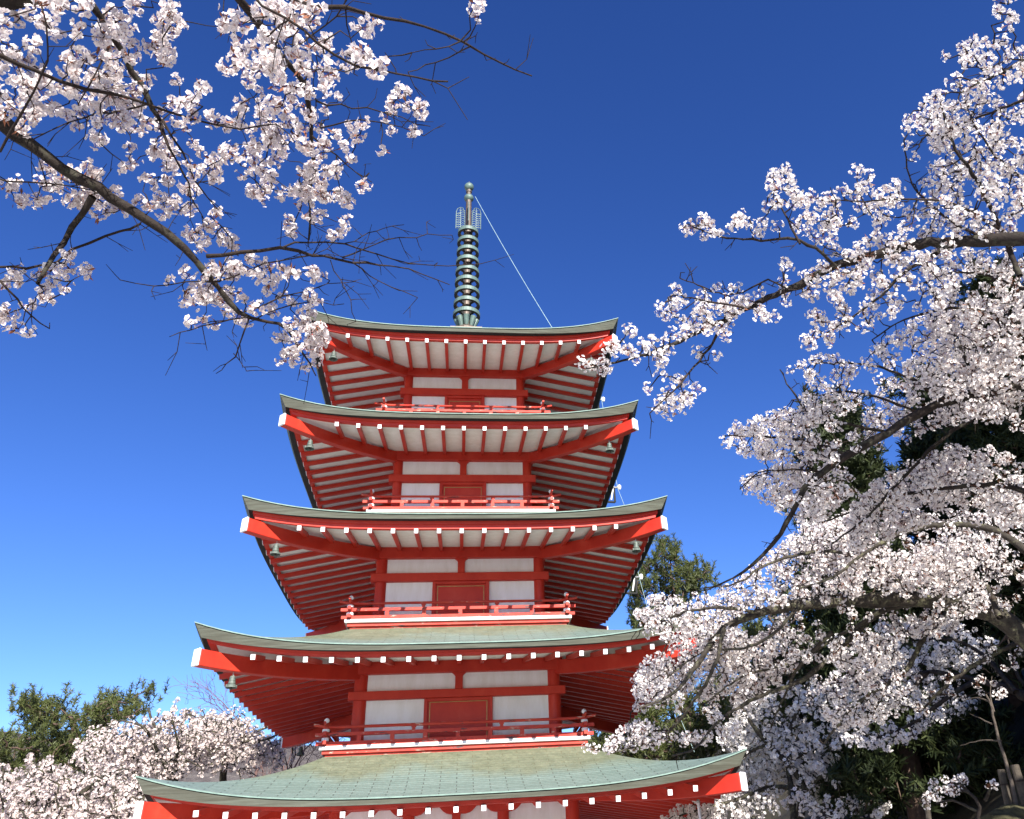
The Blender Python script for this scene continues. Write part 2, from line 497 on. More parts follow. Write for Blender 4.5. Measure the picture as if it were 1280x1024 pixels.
    # --- hip rafters
    for k in range(4):
        hb = MB(); path = []
        h1 = R - 0.115; h0 = b - 0.12
        for c in range(15):
            t = c / 14; h = h0 + (h1 - h0) * t
            z = HZ[i] - 0.025 + 0.25 * (1 - t) ** 2 + 0.02 * t ** 6
            path.append((*rot4(k, -h, -h), z))
        hh = (0.275, 0.275, 0.26, 0.245, 0.23)[i]; ww = 0.155
        hb.beam(None, None, ww, hh, 0, path=path)
        a, c = Vector(path[-2]), Vector(path[-1]); d = (c - a).normalized()
        hr = part(hb, 'hip_rafter', RED, soff, bevel=0.012)
        cb = MB(); cb.beam(c + d * 0.001, c + d * 0.045, ww + 0.012, hh + 0.012, 0)
        part(cb, 'hip_end_cap', CAP, hr, bevel=0.01) if False else part(cb, 'hip_end_cap', CAP, soff, bevel=0.01)

o = part(SIDE, 'rafter', [RED, CAP]); o['kind'] = 'stuff'

# --- storeys
for i in range(5):
    b, cw = BB[i], COLW[i]
    fl = FLR[i] + (0.20 if i else 0)
    wall = MB(); q = b - 0.075
    wall.box(-q, q, -q, q, fl - (0.12 if i else 0), PLT[i] - 0.02)
    wall = part(wall, 'wall', WHITE)
    for sx, sy in ((-1, -1), (1, -1), (1, 1), (-1, 1)):
        c = MB(); x, y = sx * (b - cw / 2), sy * (b - cw / 2)
        c.lathe([(cw / 2, fl - 0.1), (cw / 2, PLB[i] + 0.03)], (x, y), 24)
        part(c, 'column', RED, wall, smooth=False)
    for k in range(4):
        # plate, nageshi, sill
        for nm, z0, z1, out, ext in (('wall_plate', PLB[i], PLT[i], 0.045, 0.045), ('tie_beam', NGB[i], NGT[i], 0.03, 0.085)):
            m_ = MB(); y0 = -(b + out - 0.002 * k)
            xx = b + ext if k % 2 == 0 else b - 0.16
            pts = [rot4(k, -xx, y0), rot4(k, xx, y0 + 0.20)]
            m_.box(min(pts[0][0], pts[1][0]), max(pts[0][0], pts[1][0]), min(pts[0][1], pts[1][1]), max(pts[0][1], pts[1][1]), z0 + 0.002 * (k % 2), z1 - 0.002 * (k % 2))
            part(m_, nm, RED, wall, bevel=0.008)
        # post between the upper panels with its flared bracket
        m_ = MB(); y0, y1 = -(b + 0.0), -(b - 0.10); hw = 0.074
        secs = []
        H = PLB[i] - NGT[i]
        for t in (0, 0.78, 0.86, 0.94, 1.0):
            w = hw + (0.0 if t < 0.8 else 0.07 * ((t - 0.78) / 0.22) ** 1.5)
            z = NGT[i] + H * t
            secs.append([(*rot4(k, -w, y0), z), (*rot4(k, w, y0), z), (*rot4(k, w, y1), z), (*rot4(k, -w, y1), z)])
        m_.sweep(secs); part(m_, 'centre_post', RED, wall)
        if i == 0:
            for x in (-0.84, 0.03, 0.84):
                m_ = MB(); w = 0.10; zb = 2.33
                secs = []
                for t in (0, 0.15, 0.4, 0.7, 1):
                    w = 0.14 + 0.19 * t ** 0.5; z = zb + 0.12 * t
                    secs.append([(*rot4(k, x - w, -(b + 0.03)), z), (*rot4(k, x + w, -(b + 0.03)), z), (*rot4(k, x + w, -(b - 0.1)), z), (*rot4(k, x - w, -(b - 0.1)), z)])
                m_.sweep(secs); part(m_, 'bracket_arm', RED, wall)
                if x != 0.03:
                    m_ = MB(); m_.lathe([(0.105, NGT[0]), (0.105, 2.335)], rot4(k, x, -(b - 0.06)), 18); part(m_, 'strut', RED, wall)
        # door
        dm = MB(); w = DW[i]; fw = 0.07; top = NGB[i]; zb = fl
        yo, yi = -(b - 0.005), -(b - 0.12)

        def pbox(m__, xa, xb, ya, yb, za, zb_, mm=0):
            pa, pb = rot4(k, xa, ya), rot4(k, xb, yb)
            m__.box(min(pa[0], pb[0]), max(pa[0], pb[0]), min(pa[1], pb[1]), max(pa[1], pb[1]), za, zb_, mm)
        pbox(dm, -w + fw, w - fw, -(b - 0.045), yi, zb, top - 0.06)
        door = part(dm, 'door', RED)
        fm = MB()
        pbox(fm, -w, -w + fw, yo, yi, zb, top); pbox(fm, w - fw, w, yo, yi, zb, top)
        pbox(fm, -w + fw, w - fw, yo - 0.002, yi, top - 0.065, top - 0.002)
        part(fm, 'door_frame', RED, door, bevel=0.006)
        gm = MB(); g0 = w - fw - 0.04; gt = GLD[i]
        pbox(gm, -g0 - 0.007, -g0 + 0.007, -(b - 0.038), -(b - 0.06), zb, gt - 0.012)
        pbox(gm, g0 - 0.007, g0 + 0.007, -(b - 0.038), -(b - 0.06), zb, gt - 0.012)
        pbox(gm, -g0 - 0.007, g0 + 0.007, -(b - 0.037), -(b - 0.06), gt - 0.007, gt + 0.007)
        part(gm, 'gold_trim', GOLD, door)
    if i == 0: continue
    # --- balcony
    c, z0 = BC[i], FLR[i]
    bm = MB(); e = c + 0.085
    bm.box(-e + 0.10, e - 0.10, -e + 0.10, e - 0.10, z0 - 0.10, z0 + 0.063)      # lower base
    bm.box(-e + 0.05, e - 0.05, -e + 0.05, e - 0.05, z0 + 0.066, z0 + 0.128)     # upper base
    bm.box(-e + 0.02, e - 0.02, -e + 0.02, e - 0.02, z0 + 0.195, z0 + 0.21)      # floor
    balc = part(bm, 'balcony', WORN)
    wm = MB(); wm.box(-e, e, -e, e, z0 + 0.131, z0 + 0.193); part(wm, 'floor_edge', CAP, balc, bevel=0.005)
    lev = dict(bottom=z0 + 0.245, middle=z0 + 0.40, top=z0 + 0.525)
    for k in range(4):
        for nm, wdt, h, ov in (('bottom', 0.075, 0.06, 0.16), ('middle', 0.06, 0.06, 0.18), ('top', 0.05, 0.05, 0.22)):
            m_ = MB(); n_p = 25; path = []
            for a in range(n_p):
                s = -1 + 2 * a / (n_p - 1); x = s * (c + ov)
                lift = 0.05 * max(0, (abs(x) - c + 0.12) / (ov + 0.12)) ** 1.6 if nm == 'top' else 0
                z = lev[nm] + lift + (0.004 if k % 2 else 0)
                path.append((*rot4(k, x, -c), z))
            if nm == 'top': m_.tube(path, 0.027, 8)
            else: m_.beam(None, None, wdt, h, 0, path=[path[0], path[-1]])
            part(m_, nm + '_rail', WORN, balc)
        if k == 2: continue
        n_b = 5 if i > 1 else 7
        for a in range(n_b):
            x = c * (-1 + 2 * (a + 1) / (n_b + 1)); m_ = MB()
            p = rot4(k, x, -c); m_.box(p[0] - 0.038, p[0] + 0.038, p[1] - 0.035, p[1] + 0.035, lev['bottom'] + 0.03, lev['middle'] - 0.03)
            part(m_, 'baluster', WORN, balc)
        for x in (-c * 0.34, c * 0.34):
            m_ = MB(); p = rot4(k, x, -c); m_.box(p[0] - 0.03, p[0] + 0.03, p[1] - 0.025, p[1] + 0.025, lev['middle'] + 0.03, lev['top'] - 0.02)
            m_.box(p[0] - 0.045, p[0] + 0.045, p[1] - 0.03, p[1] + 0.03, lev['top'] - 0.045, lev['top'] - 0.022)
            part(m_, 'baluster', WORN, balc)
    for sx, sy in ((-1, -1), (1, -1), (1, 1), (-1, 1)):
        m_ = MB(); x, y = sx * c, sy * c
        m_.lathe([(0.052, z0 + 0.20), (0.052, z0 + 0.55), (0.04, z0 + 0.565), (0.03, z0 + 0.60)], (x, y), 14, 0)
        zl = lev
        for za, zb_ in ((z0 + 0.285, z0 + 0.345), (z0 + 0.445, z0 + 0.495)):
            m_.lathe([(0.058, za), (0.066, za + 0.006), (0.066, zb_ - 0.006), (0.058, zb_)], (x, y), 14, 1)
        m_.lathe([(0.012, z0 + 0.595), (0.040, z0 + 0.615), (0.048, z0 + 0.64), (0.042, z0 + 0.668), (0.012, z0 + 0.69)], (x, y), 14, 1)
        part(m_, 'corner_post', [WORN, CAP], balc)

# --- stone base and steps under the first storey
m_ = MB(); m_.box(-3.4, 3.4, -3.4, 3.4, -1.6, -0.305); m_.box(-1.2, 1.2, -3.8, -3.402, -1.6, -0.53)
part(m_, 'stone_base', STONE, bevel=0.03)

# --- spire
m_ = MB()
m_.box(-0.42, 0.42, -0.42, 0.42, spire_base - 0.25, spire_base + 0.10)
m_.lathe([(0.34, spire_base + 0.10), (0.33, spire_base + 0.2), (0.24, spire_base + 0.3), (0.14, spire_base + 0.34), (0.12, spire_base + 0.5), (0.11, 14.9), (0.10, 17.8), (0.09, 18.0), (0.085, 18.9), (0.08, 19.1), (0.065, 19.5), (0.03, 19.7), (0.012, 19.72), (0.008, 19.86)], sides=18)
spire = part(m_, 'spire', RUST)
m_ = MB()
for a in range(8):
    q = a * math.pi / 4; m_.tube([(0.18 * math.cos(q), 0.18 * math.sin(q), spire_base + 0.30), (0.22 * math.cos(q), 0.22 * math.sin(q), spire_base + 0.46), (0.27 * math.cos(q), 0.27 * math.sin(q), spire_base + 0.60)], [0.05, 0.075, 0.085], 10)
part(m_, 'lotus_base', PALEBRONZE, spire)
for a in range(9):
    t = a / 8; z = 14.86 + (17.80 - 14.86) * t; r = 0.372 - (0.372 - 0.300) * t
    m_ = MB()
    N = 36
    pro = [(r, z - 0.055), (r, z + 0.055), (r - 0.075, z + 0.05), (r - 0.085, z - 0.045)]
    n0 = len(m_.v)
    for j in range(N):
        q = 2 * math.pi * j / N
        m_.v += [(rr_ * math.cos(q), rr_ * math.sin(q), zz) for rr_, zz in pro]
    for j in range(N):
        for c in range(4):
            v0, v1 = n0 + j * 4 + c, n0 + j * 4 + (c + 1) % 4
            w0, w1 = n0 + ((j + 1) % N) * 4 + c, n0 + ((j + 1) % N) * 4 + (c + 1) % 4
            m_.f.append((v0, w0, w1, v1)); m_.m.append(0 if c < 1 else 1)
    for q in (0.25 * math.pi, 0.75 * math.pi, 1.25 * math.pi, 1.75 * math.pi):
        m_.beam((0.05 * math.cos(q), 0.05 * math.sin(q), z), ((r - 0.06) * math.cos(q), (r - 0.06) * math.sin(q), z), 0.06, 0.07, 1)
    m_.lathe([(0.118, z - 0.06), (0.125, z - 0.05), (0.125, z + 0.05), (0.118, z + 0.06)], sides=18, m=2)
    part(m_, 'ring', [PALEBRONZE, DARKBRONZE, RUST], spire)
for k in range(4):      # openwork flame plates
    m_ = MB(); x0, x1, z0, z1 = 0.10, 0.36, 17.98, 18.80

    def P(x, z): return (*rot4(k, x, 0.0), z)
    edge = [P(x0, z0), P(x1, z0), P(x1, z1 - 0.2), P(x1 - 0.03, z1 - 0.07), P(x1 - 0.12, z1), P(x1 - 0.19, z1 - 0.02)]
    m_.tube(edge, 0.011, 5); m_.tube([P(x0, z0), P(x0 + 0.02, z1 - 0.2), P(x1 - 0.19, z1 - 0.02)], 0.011, 5)
    m_.tube([P(x0 + 0.12, z0), P(x0 + 0.13, z1 - 0.02)], 0.008, 4)
    for a in range(9):
        z = z0 + 0.085 * a
        m_.tube([P(x0, z), P(x0 + 0.06, z + 0.05), P(x0 + 0.12, z)], 0.008, 4); m_.tube([P(x0 + 0.12, z + 0.04), P(x0 + 0.19, z + 0.085), P(x1, z + 0.04)] if z < z1 - 0.28 else [P(x0 + 0.12, z), P(x0 + 0.18, z + 0.03)], 0.008, 4)
        if z < z1 - 0.3: m_.tube([P(x0 + 0.12, z + 0.085), P(x0 + 0.19, z + 0.04), P(x1, z + 0.085)], 0.007, 4)
    part(m_, 'flame_plate', PALEBRONZE, spire)
m_ = MB()
for zc, r, hh in ((19.17, 0.145, 0.13), (19.62, 0.142, 0.142)):
    m_ = MB(); m_.lathe([(max(0.02, r * math.cos(q)), zc + hh * math.sin(q)) for q in np.linspace(-1.45, 1.45, 12)], sides=20)
    part(m_, 'jewel', PALEBRONZE, spire, smooth=True)
m_ = MB(); m_.lathe([(0.075, 19.38), (0.09, 19.40), (0.09, 19.44), (0.07, 19.46)], sides=16); part(m_, 'collar', RUST, spire)

# --- wind bells
NM = {4: 'top', 3: 'fourth', 2: 'third', 1: 'second', 0: 'lowest'}


def bell(i, sx, sy, label):
    h = RR[i] - 0.60; z = HZ[i] - 0.13
    root = empty('wind_bell', (sx * h, sy * h, z)); root.scale = (0.84, 0.84, 0.84); tag(root, label, 'wind bell', 'wind bells under the roof corners')
    m_ = MB(); m_.lathe([(0.02, -0.085), (0.045, -0.095), (0.056, -0.12), (0.062, -0.19), (0.074, -0.25), (0.104, -0.30), (0.114, -0.325), (0.100, -0.325), (0.07, -0.25), (0.04, -0.12)], sides=18)
    for j in range(4):
        q = j * math.pi / 2 + 0.5; m_.lathe([(0.012, -0.31), (0.014, -0.27), (0.006, -0.26)], (0.10 * math.cos(q), 0.10 * math.sin(q)), 6)
    for z_ in (-0.14, -0.185, -0.245): m_.lathe([(0.055, z_ - 0.006), (0.064 if z_ > -0.16 else 0.068 if z_ > -0.2 else 0.084, z_), (0.055, z_ + 0.006)], sides=18)
    m_.build('bell_body', BRONZE, root, smooth=False)
    m_ = MB(); m_.tube([(0, 0, 0.03), (0, 0, -0.06), (0.018, 0, -0.09)], 0.010, 6); m_.build('hook', STEEL, root)
    m_ = MB(); m_.tube([(0, 0, -0.1), (0, 0, -0.34)], 0.006, 5); m_.lathe([(0.008, -0.30), (0.03, -0.33), (0.03, -0.35), (0.008, -0.37)], sides=8); m_.build('clapper', RUST, root)


for i in range(4, 0, -1):
    bell(i, -1, -1, f'green bronze wind bell under the front left corner of the {NM[i]} roof')
    bell(i, 1, -1, f'green bronze wind bell under the front right corner of the {NM[i]} roof')
bell(1, -1, 1, 'dark wind bell under the rear left corner of the second roof')

# --- lightning cable from the spire down the right side
m_ = MB()
a = np.array([0.19, 0.0, 19.25]); e5 = np.array([1.95, -3.44, 12.14])
pts = [a + (e5 - a) * t - np.array([0, 0, 0.25]) * (4 * t * (1 - t)) * 0.3 for t in np.linspace(0, 1, 14)]
cabroot = empty('lightning_cable', (0.19, 0, 19.25)); tag(cabroot, 'thin pale cable stretched from the spire tip to the top roof edge', 'cable')
m_.tube(pts, 0.0075, 5); o = m_.build('wire', CABLE, cabroot); o.location = (-0.19, 0, -19.25)
cab2 = empty('conductor_cable', (3.9, 2, 13.0)); tag(cab2, 'thin conductor wire running down brackets at the right side of the roofs', 'cable')
br5, br4, br3 = at(752, 500, 24.8), at(772, 610, 23.6), at(799, 722, 22.8)
pts = [br5 + np.array([0, 0, 1.5]), br5, br4, at(782, 636, 23.4), br3, at(808, 755, 22.6), at(845, 885, 22.2), at(868, 940, 22.0)]
m_ = MB(); m_.tube(pts, 0.006, 5); o = m_.build('wire', CABLE, cab2); o.location = (-3.9, -2, -13.0)
for bp_, w in ((br5, 0.5), (br4, 0.5), (br3, 0.4)):
    m_ = MB(); p = Vector(bp_)
    m_.tube([p + Vector((-0.9, 0, -0.05)), p + Vector((-0.2, 0, 0)), p + Vector((0.03, 0, 0.02))], 0.025, 6, 0)
    m_.tube([p + Vector((-0.10, 0, 0.0)), p + Vector((-0.10, 0, -0.42))], 0.028, 6, 1)
    m_.tube([p + Vector((-0.10, 0, -0.42)), p + Vector((-0.42, 0, -0.40))], 0.028, 6, 1)
    m_.tube([p + Vector((-0.18, 0, 0.75)), p + Vector((-0.10, 0, 0.1)), p + Vector((-0.20, 0, -0.35))], 0.022, 6, 2)
    m_.lathe([(0.03, p.z - 0.05), (0.05, p.z), (0.05, p.z + 0.06), (0.02, p.z + 0.09)], (p.x + 0.05, p.y), 10, 2)
    o = m_.build('bracket', [STEEL, DARKGAP, CAP], cab2); o.location = (-3.9, -2, -13.0)

# ------------------------------------------------------------------ trees
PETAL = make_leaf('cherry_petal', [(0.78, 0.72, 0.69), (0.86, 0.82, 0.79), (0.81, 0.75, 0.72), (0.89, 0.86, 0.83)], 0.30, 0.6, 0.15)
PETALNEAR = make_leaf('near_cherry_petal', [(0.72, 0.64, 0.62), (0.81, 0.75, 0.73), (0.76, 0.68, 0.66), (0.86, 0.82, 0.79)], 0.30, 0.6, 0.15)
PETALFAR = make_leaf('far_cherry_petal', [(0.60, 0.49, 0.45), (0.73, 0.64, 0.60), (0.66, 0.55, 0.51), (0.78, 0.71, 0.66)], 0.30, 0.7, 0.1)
HEART = simple('flower_heart', (0.62, 0.36, 0.32), 0.7, 0.2)
CALYX = simple('red_brown_calyx', (0.22, 0.085, 0.045), 0.7, 0.2)
BARK = make_bark('cherry_bark', (0.024, 0.018, 0.015), (0.055, 0.052, 0.036))
MOSSBARK = make_bark('mossy_cherry_bark', (0.045, 0.038, 0.030), (0.16, 0.155, 0.09))
TWIG = make_bark('cherry_twig', (0.030, 0.021, 0.017), None, 30)
PALETWIG = make_bark('pale_twig', (0.09, 0.072, 0.058), None, 30)
REDTWIG = make_bark('reddish_twig', (0.16, 0.095, 0.085), None, 30)
PINEBARK = make_bark('pine_bark', (0.09, 0.06, 0.045), None, 10)
NEEDLE = make_leaf('pine_needle', [(0.050, 0.066, 0.020), (0.085, 0.100, 0.028), (0.065, 0.080, 0.024), (0.120, 0.130, 0.038)], 0.2, 0.5, 0.3)
DARKNEEDLE = make_leaf('cedar_needle', [(0.018, 0.026, 0.011), (0.032, 0.044, 0.016), (0.024, 0.034, 0.013), (0.050, 0.060, 0.020)], 0.12, 0.6, 0.2)


def flower_template(seed, n_fl, rad, fl=0.0175, near=True):
    """one cluster: flowers facing outwards from a spur; returns verts, quads, material ids (0 petal, 1 heart, 2 calyx)"""
    r = np.random.default_rng(seed); V = []; Q = []; M = []
    for k in range(n_fl):
        d = r.normal(size=3); d /= np.linalg.norm(d)
        c = d * rad * (0.55 + 0.5 * r.random()); c[2] -= 0.15 * rad
        a = np.cross(d, [0.3, 0.9, 0.2]); a /= np.linalg.norm(a); b = np.cross(d, a)
        tilt = d + 0.35 * r.normal(size=3); tilt /= np.linalg.norm(tilt)
        a = a - tilt * a.dot(tilt); a /= np.linalg.norm(a); b = np.cross(tilt, a)
        op = r.uniform(0.1, 0.75); ph = r.random() * 6.28; s = fl * r.uniform(0.85, 1.15)
        for p in range(5):
            q = ph + p * 2 * math.pi / 5
            e = a * math.cos(q) + b * math.sin(q); f = np.cross(tilt, e)
            n0 = len(V)
            V += [c + e * s * 0.12, c + e * s * 0.62 + f * s * 0.50 + tilt * s * op * 0.5, c + e * s * (1.02 - 0.2 * op) + tilt * s * op * 0.9, c + e * s * 0.62 - f * s * 0.50 + tilt * s * op * 0.5]
            Q.append((n0, n0 + 1, n0 + 2, n0 + 3)); M.append(0)
        if near:
            n0 = len(V); h = s * 0.13
            V += [c + tilt * s * 0.16 + a * h, c + tilt * s * 0.16 + b * h, c + tilt * s * 0.16 - a * h, c + tilt * s * 0.16 - b * h]; Q.append((n0, n0 + 1, n0 + 2, n0 + 3)); M.append(1)
            n0 = len(V); w = a * s * 0.09; w2 = a * s * 0.04
            V += [c - tilt * s * 0.05 + w, c - tilt * s * 0.05 - w, c * 0.1 - w2, c * 0.1 + w2]; Q.append((n0, n0 + 1, n0 + 2, n0 + 3)); M.append(2)
    for k in range((2 if seed < 200 else seed % 2) if near else 0):            # bronze young leaves and closed buds at the spur
        d = r.normal(size=3); d /= np.linalg.norm(d); e = np.cross(d, [0.2, 0.5, 0.9]); e /= np.linalg.norm(e)
        L = rad * r.uniform(0.6, 1.15); w = L * r.uniform(0.10, 0.18); n0 = len(V); c = d * rad * 0.35
        V += [c, c + d * L * 0.5 + e * w, c + d * L, c + d * L * 0.5 - e * w]; Q.append((n0, n0 + 1, n0 + 2, n0 + 3)); M.append(2)
    return np.array(V), np.array(Q), np.array(M)


def rand_rot(r, n):
    q = r.normal(size=(n, 4)); q /= np.linalg.norm(q, axis=1)[:, None]; w, x, y, z = q.T
    return np.stack([np.stack([1 - 2 * (y * y + z * z), 2 * (x * y - z * w), 2 * (x * z + y * w)], 1),
                     np.stack([2 * (x * y + z * w), 1 - 2 * (x * x + z * z), 2 * (y * z - x * w)], 1),
                     np.stack([2 * (x * z - y * w), 2 * (y * z + x * w), 1 - 2 * (x * x + y * y)], 1)], 1)


def scatter(name, centres, scales, templates, mats, parent, r):
    Vs, Qs, Ms = [], [], []; off = 0
    centres = np.asarray(centres); scales = np.asarray(scales)
    which = r.integers(0, len(templates), len(centres))
    for k, (tv, tq, tm) in enumerate(templates):
        idx = np.where(which == k)[0]
        if not len(idx): continue
        Rm = rand_rot(r, len(idx))
        v = np.einsum('nij,vj->nvi', Rm, tv) * scales[idx][:, None, None] + centres[idx][:, None, :]
        q = tq[None] + (np.arange(len(idx)) * len(tv))[:, None, None] + off
        Vs.append(v.reshape(-1, 3)); Qs.append(q.reshape(-1, 4)); Ms.append(np.tile(tm, len(idx))); off += len(idx) * len(tv)
    return npmesh(name, np.concatenate(Vs), np.concatenate(Qs), mats, np.concatenate(Ms), parent)


class Tubes:
    """many tapered tubes in one mesh"""

    def __init__(s): s.V = []; s.Q = []; s.n = 0

    def add(s, pts, r0, r1, sides=5, taper=1.0):
        pts = np.asarray(pts, float); k = len(pts)
        t = np.gradient(pts, axis=0); t /= np.linalg.norm(t, axis=1)[:, None] + 1e-9
        ref = np.array([0.31, 0.17, 0.93]) if abs(t[0, 2]) < 0.9 else np.array([1.0, 0.1, 0])
        a = np.cross(t, ref); a /= np.linalg.norm(a, axis=1)[:, None] + 1e-9; b = np.cross(t, a)
        rad = r0 + (r1 - r0) * np.linspace(0, 1, k) ** taper if np.isscalar(r0) else np.asarray(r0)
        q = np.arange(sides) * 2 * np.pi / sides
        ring = (a[:, None, :] * np.cos(q)[None, :, None] + b[:, None, :] * np.sin(q)[None, :, None]) * rad[:, None, None] + pts[:, None, :]
        i, j = np.meshgrid(np.arange(k - 1), np.arange(sides), indexing='ij'); j2 = (j + 1) % sides
        Q = np.stack([i * sides + j, i * sides + j2, (i + 1) * sides + j2, (i + 1) * sides + j], -1).reshape(-1, 4) + s.n
        s.V.append(ring.reshape(-1, 3)); s.Q.append(Q); s.n += k * sides

    def build(s, name, m, parent):
        return npmesh(name, np.concatenate(s.V), np.concatenate(s.Q), m, None, parent, smooth=True)


def smooth_path(P, step=0.06, jit=0.0, r=rng):
    P = np.asarray(P, float)
    if len(P) == 2: P = np.array([P[0], (P[0] + P[1]) / 2, P[1]])
    E = np.vstack([2 * P[0] - P[1], P, 2 * P[-1] - P[-2]]); out = []
    for i in range(1, len(E) - 2):
        n = max(2, int(np.linalg.norm(E[i + 1] - E[i]) / step)); n = min(n, 40)
        t = np.linspace(0, 1, n, endpoint=False)[:, None]
        p0, p1, p2, p3 = E[i - 1], E[i], E[i + 1], E[i + 2]
        out.append(0.5 * (2 * p1 + (p2 - p0) * t + (2 * p0 - 5 * p1 + 4 * p2 - p3) * t * t + (3 * p1 - p0 - 3 * p2 + p3) * t ** 3))
    out = np.vstack(out + [P[-1:]])
    if jit: out[1:-1] += r.normal(size=(len(out) - 2, 3)) * jit
    return out


def limb(pts, d0, d1, w0, w1, wob=0.15, r=rng):
    """a traced limb: photo positions, distance at both ends, pixel widths at both ends"""
    n = len(pts); L = np.cumsum([0] + [math.dist(pts[i], pts[i + 1]) for i in range(n - 1)]); L = L / L[-1]
    ds = d0 + (d1 - d0) * L + wob * np.sin(L * 5 + r.random() * 6) * 0.5
    P = [at(u, v, d) for (u, v), d in zip(pts, ds)]
    return P, w0 / 2 / F * d0, w1 / 2 / F * d1


def grow(tubes, nodes0, targets, r, rad=(0.0028, 0.0015), sag=0.10, spread=1.0):
    """connect every target to the nearest wood by a small bent twig (nearest targets first)"""
    N0 = np.asarray(nodes0); T = np.asarray(targets)
    d = np.empty(len(T))
    for i in range(0, len(T), 200): d[i:i + 200] = np.sqrt(((T[i:i + 200, None, :] - N0[None]) ** 2).sum(-1)).min(1)
    T = T[np.argsort(d)]
    buf = np.empty((len(N0) + 4 * len(T) + 8, 3)); buf[:len(N0)] = N0; n = len(N0)
    side = []
    for t in T:
        dd = ((buf[:n] - t) ** 2).sum(1); k = dd.argmin(); a = buf[k]; L = math.sqrt(dd[k])
        if L < 0.01: continue
        m1 = a + (t - a) * 0.33 + r.normal(size=3) * L * sag; m2 = a + (t - a) * 0.68 + r.normal(size=3) * L * sag; m2[2] -= 0.02 * L
        pts = [a, m1, m2, t]
        f = min(2.2, 1 + L * 1.2)
        tubes.add(pts, rad[0] * f, rad[1], 4)
        buf[n:n + 3] = [m1, m2, t]; n += 3
        if L > 0.22: side.append(m2)
        if L > 0.40: side.append(m1)
    return np.array(side).reshape(-1, 3)


def spurs(tubes, path, r, every=0.055, length=(0.03, 0.12), rad=0.0022):
    """bare little side twigs"""
    L = 0
    for i in range(1, len(path)):
        L += np.linalg.norm(path[i] - path[i - 1])
        if L > every * r.uniform(0.5, 1.5):
            L = 0; t = path[i] - path[i - 1]; t /= np.linalg.norm(t) + 1e-9
            d = r.normal(size=3); d -= t * d.dot(t) * 0.6; d /= np.linalg.norm(d); d = d + t * 0.5
            l = r.uniform(*length); a = path[i]
            m = a + d * l * 0.5 + r.normal(size=3) * l * 0.1
            tubes.add([a, m, a + d * l + r.normal(size=3) * l * 0.15], rad, rad * 0.55, 3)
            if l > 0.08:
                d2 = d + r.normal(size=3) * 0.7; tubes.add([m, m + d2 * l * 0.3], rad * 0.8, rad * 0.5, 3)


def inpoly(p, poly):
    x, y = p[:, 0], p[:, 1]; c = np.zeros(len(p), bool); n = len(poly)
    for i in range(n):
        x0, y0 = poly[i]; x1, y1 = poly[i - 1]
        c ^= ((y0 > y) != (y1 > y)) & (x < (x1 - x0) * (y - y0) / ((y1 - y0) or 1e-9) + x0)
    return c


def blob(r, cx, cy, rx, ry, n, d0, d1):
    q = r.random(n) * 6.283; k = np.sqrt(r.random(n))
    return [at(cx + rx * k[i] * math.cos(q[i]), cy + ry * k[i] * math.sin(q[i]), r.uniform(d0, d1)) for i in range(n)]


def region(r, poly, n, d0, d1, clump=0.5, scale=1.2, holes=()):
    """n places inside a traced outline, thinned by a 3D noise so that they clump"""
    poly = np.array(poly, float); lo, hi = poly.min(0), poly.max(0); out = []; tries = 0
    while len(out) < n and tries < 200:
        tries += 1
        p = lo + (hi - lo) * r.random((400, 2)); p = p[inpoly(p, poly)]
        for u, v in p:
            if any(((u - hx) / hrx) ** 2 + ((v - hy) / hry) ** 2 < r.uniform(0.6, 1.2) for hx, hy, hrx, hry in holes): continue
            P = at(u, v, r.uniform(d0, d1))
            if noise.noise(Vector(P * scale * np.array([1, 1, 1.9]))) * 1.6 + r.random() * 1.2 < clump: continue
            out.append(P)
            if len(out) >= n: break
    return out


NEAR_T = [flower_template(100 + k, n, 0.037, 0.0165) for k, n in enumerate((11, 14, 15, 17, 9, 16))]
MID_T = [flower_template(200 + k, n, 0.048, 0.0165) for k, n in enumerate((11, 13, 15, 12))]
FAR_T = [flower_template(300 + k, n, 0.075, 0.034, False) for k, n in enumerate((6, 8, 7))]


def cherry(label, base, limbs, extra, targets, r, temps, mats, scale=(0.85, 1.2), bark=BARK, bare=(), group=None, twig_rad=(0.0028, 0.0015), trunk=None, spur=True, limb_flowers=0.0, merge=False):
    root = empty('cherry_tree', tuple(base)); tag(root, label, 'cherry tree', group)
    o0 = np.array(base, float)
    wood = Tubes(); tw = wood if merge else Tubes(); nodes = []; lf = []
    for pts, ra, rb in trunk or []:
        p = smooth_path(pts, 0.15, 0.006, r); wood.add(p - o0, ra, rb, 10); nodes.append(p)
    for i, (P, ra, rb) in enumerate(limbs):
        p = smooth_path(P, 0.05 if ra < 0.05 else 0.08, 0.0035, r)
        rad = (ra + (rb - ra) * np.linspace(0, 1, len(p))) * (1 + 0.09 * r.normal(size=len(p)))
        (wood if ra > 0.011 else tw).add(p - o0, rad, None, 8 if ra > 0.011 else 5)
        if i not in bare: nodes.append(p)
        if spur: spurs(tw, p - o0, r, rad=twig_rad[0] * 0.8)
        if limb_flowers and i not in bare:
            k = p[r.random(len(p)) < limb_flowers]; lf += list(k + r.normal(size=k.shape) * 0.05)
    nodes = np.vstack(nodes)
    T = np.vstack([np.asarray(targets)] + ([np.array(lf)] if lf else []))
    side = grow(tw, nodes - o0, T - o0, r, twig_rad)
    C = T - o0
    if len(side): C = np.vstack([C, side[r.random(len(side)) < 0.75]])
    if wood.n: wood.build('trunk', bark, root)
    if not merge: tw.build('twigs', TWIG, root)
    scatter('blossoms', C, r.uniform(*scale, len(C)), temps, mats, root, r)
    return root


# --- A: the near cherry tree leaning in from the upper left
rA = np.random.default_rng(11)
A = []
t0 = np.array([-3.9, -17.3, -0.75])


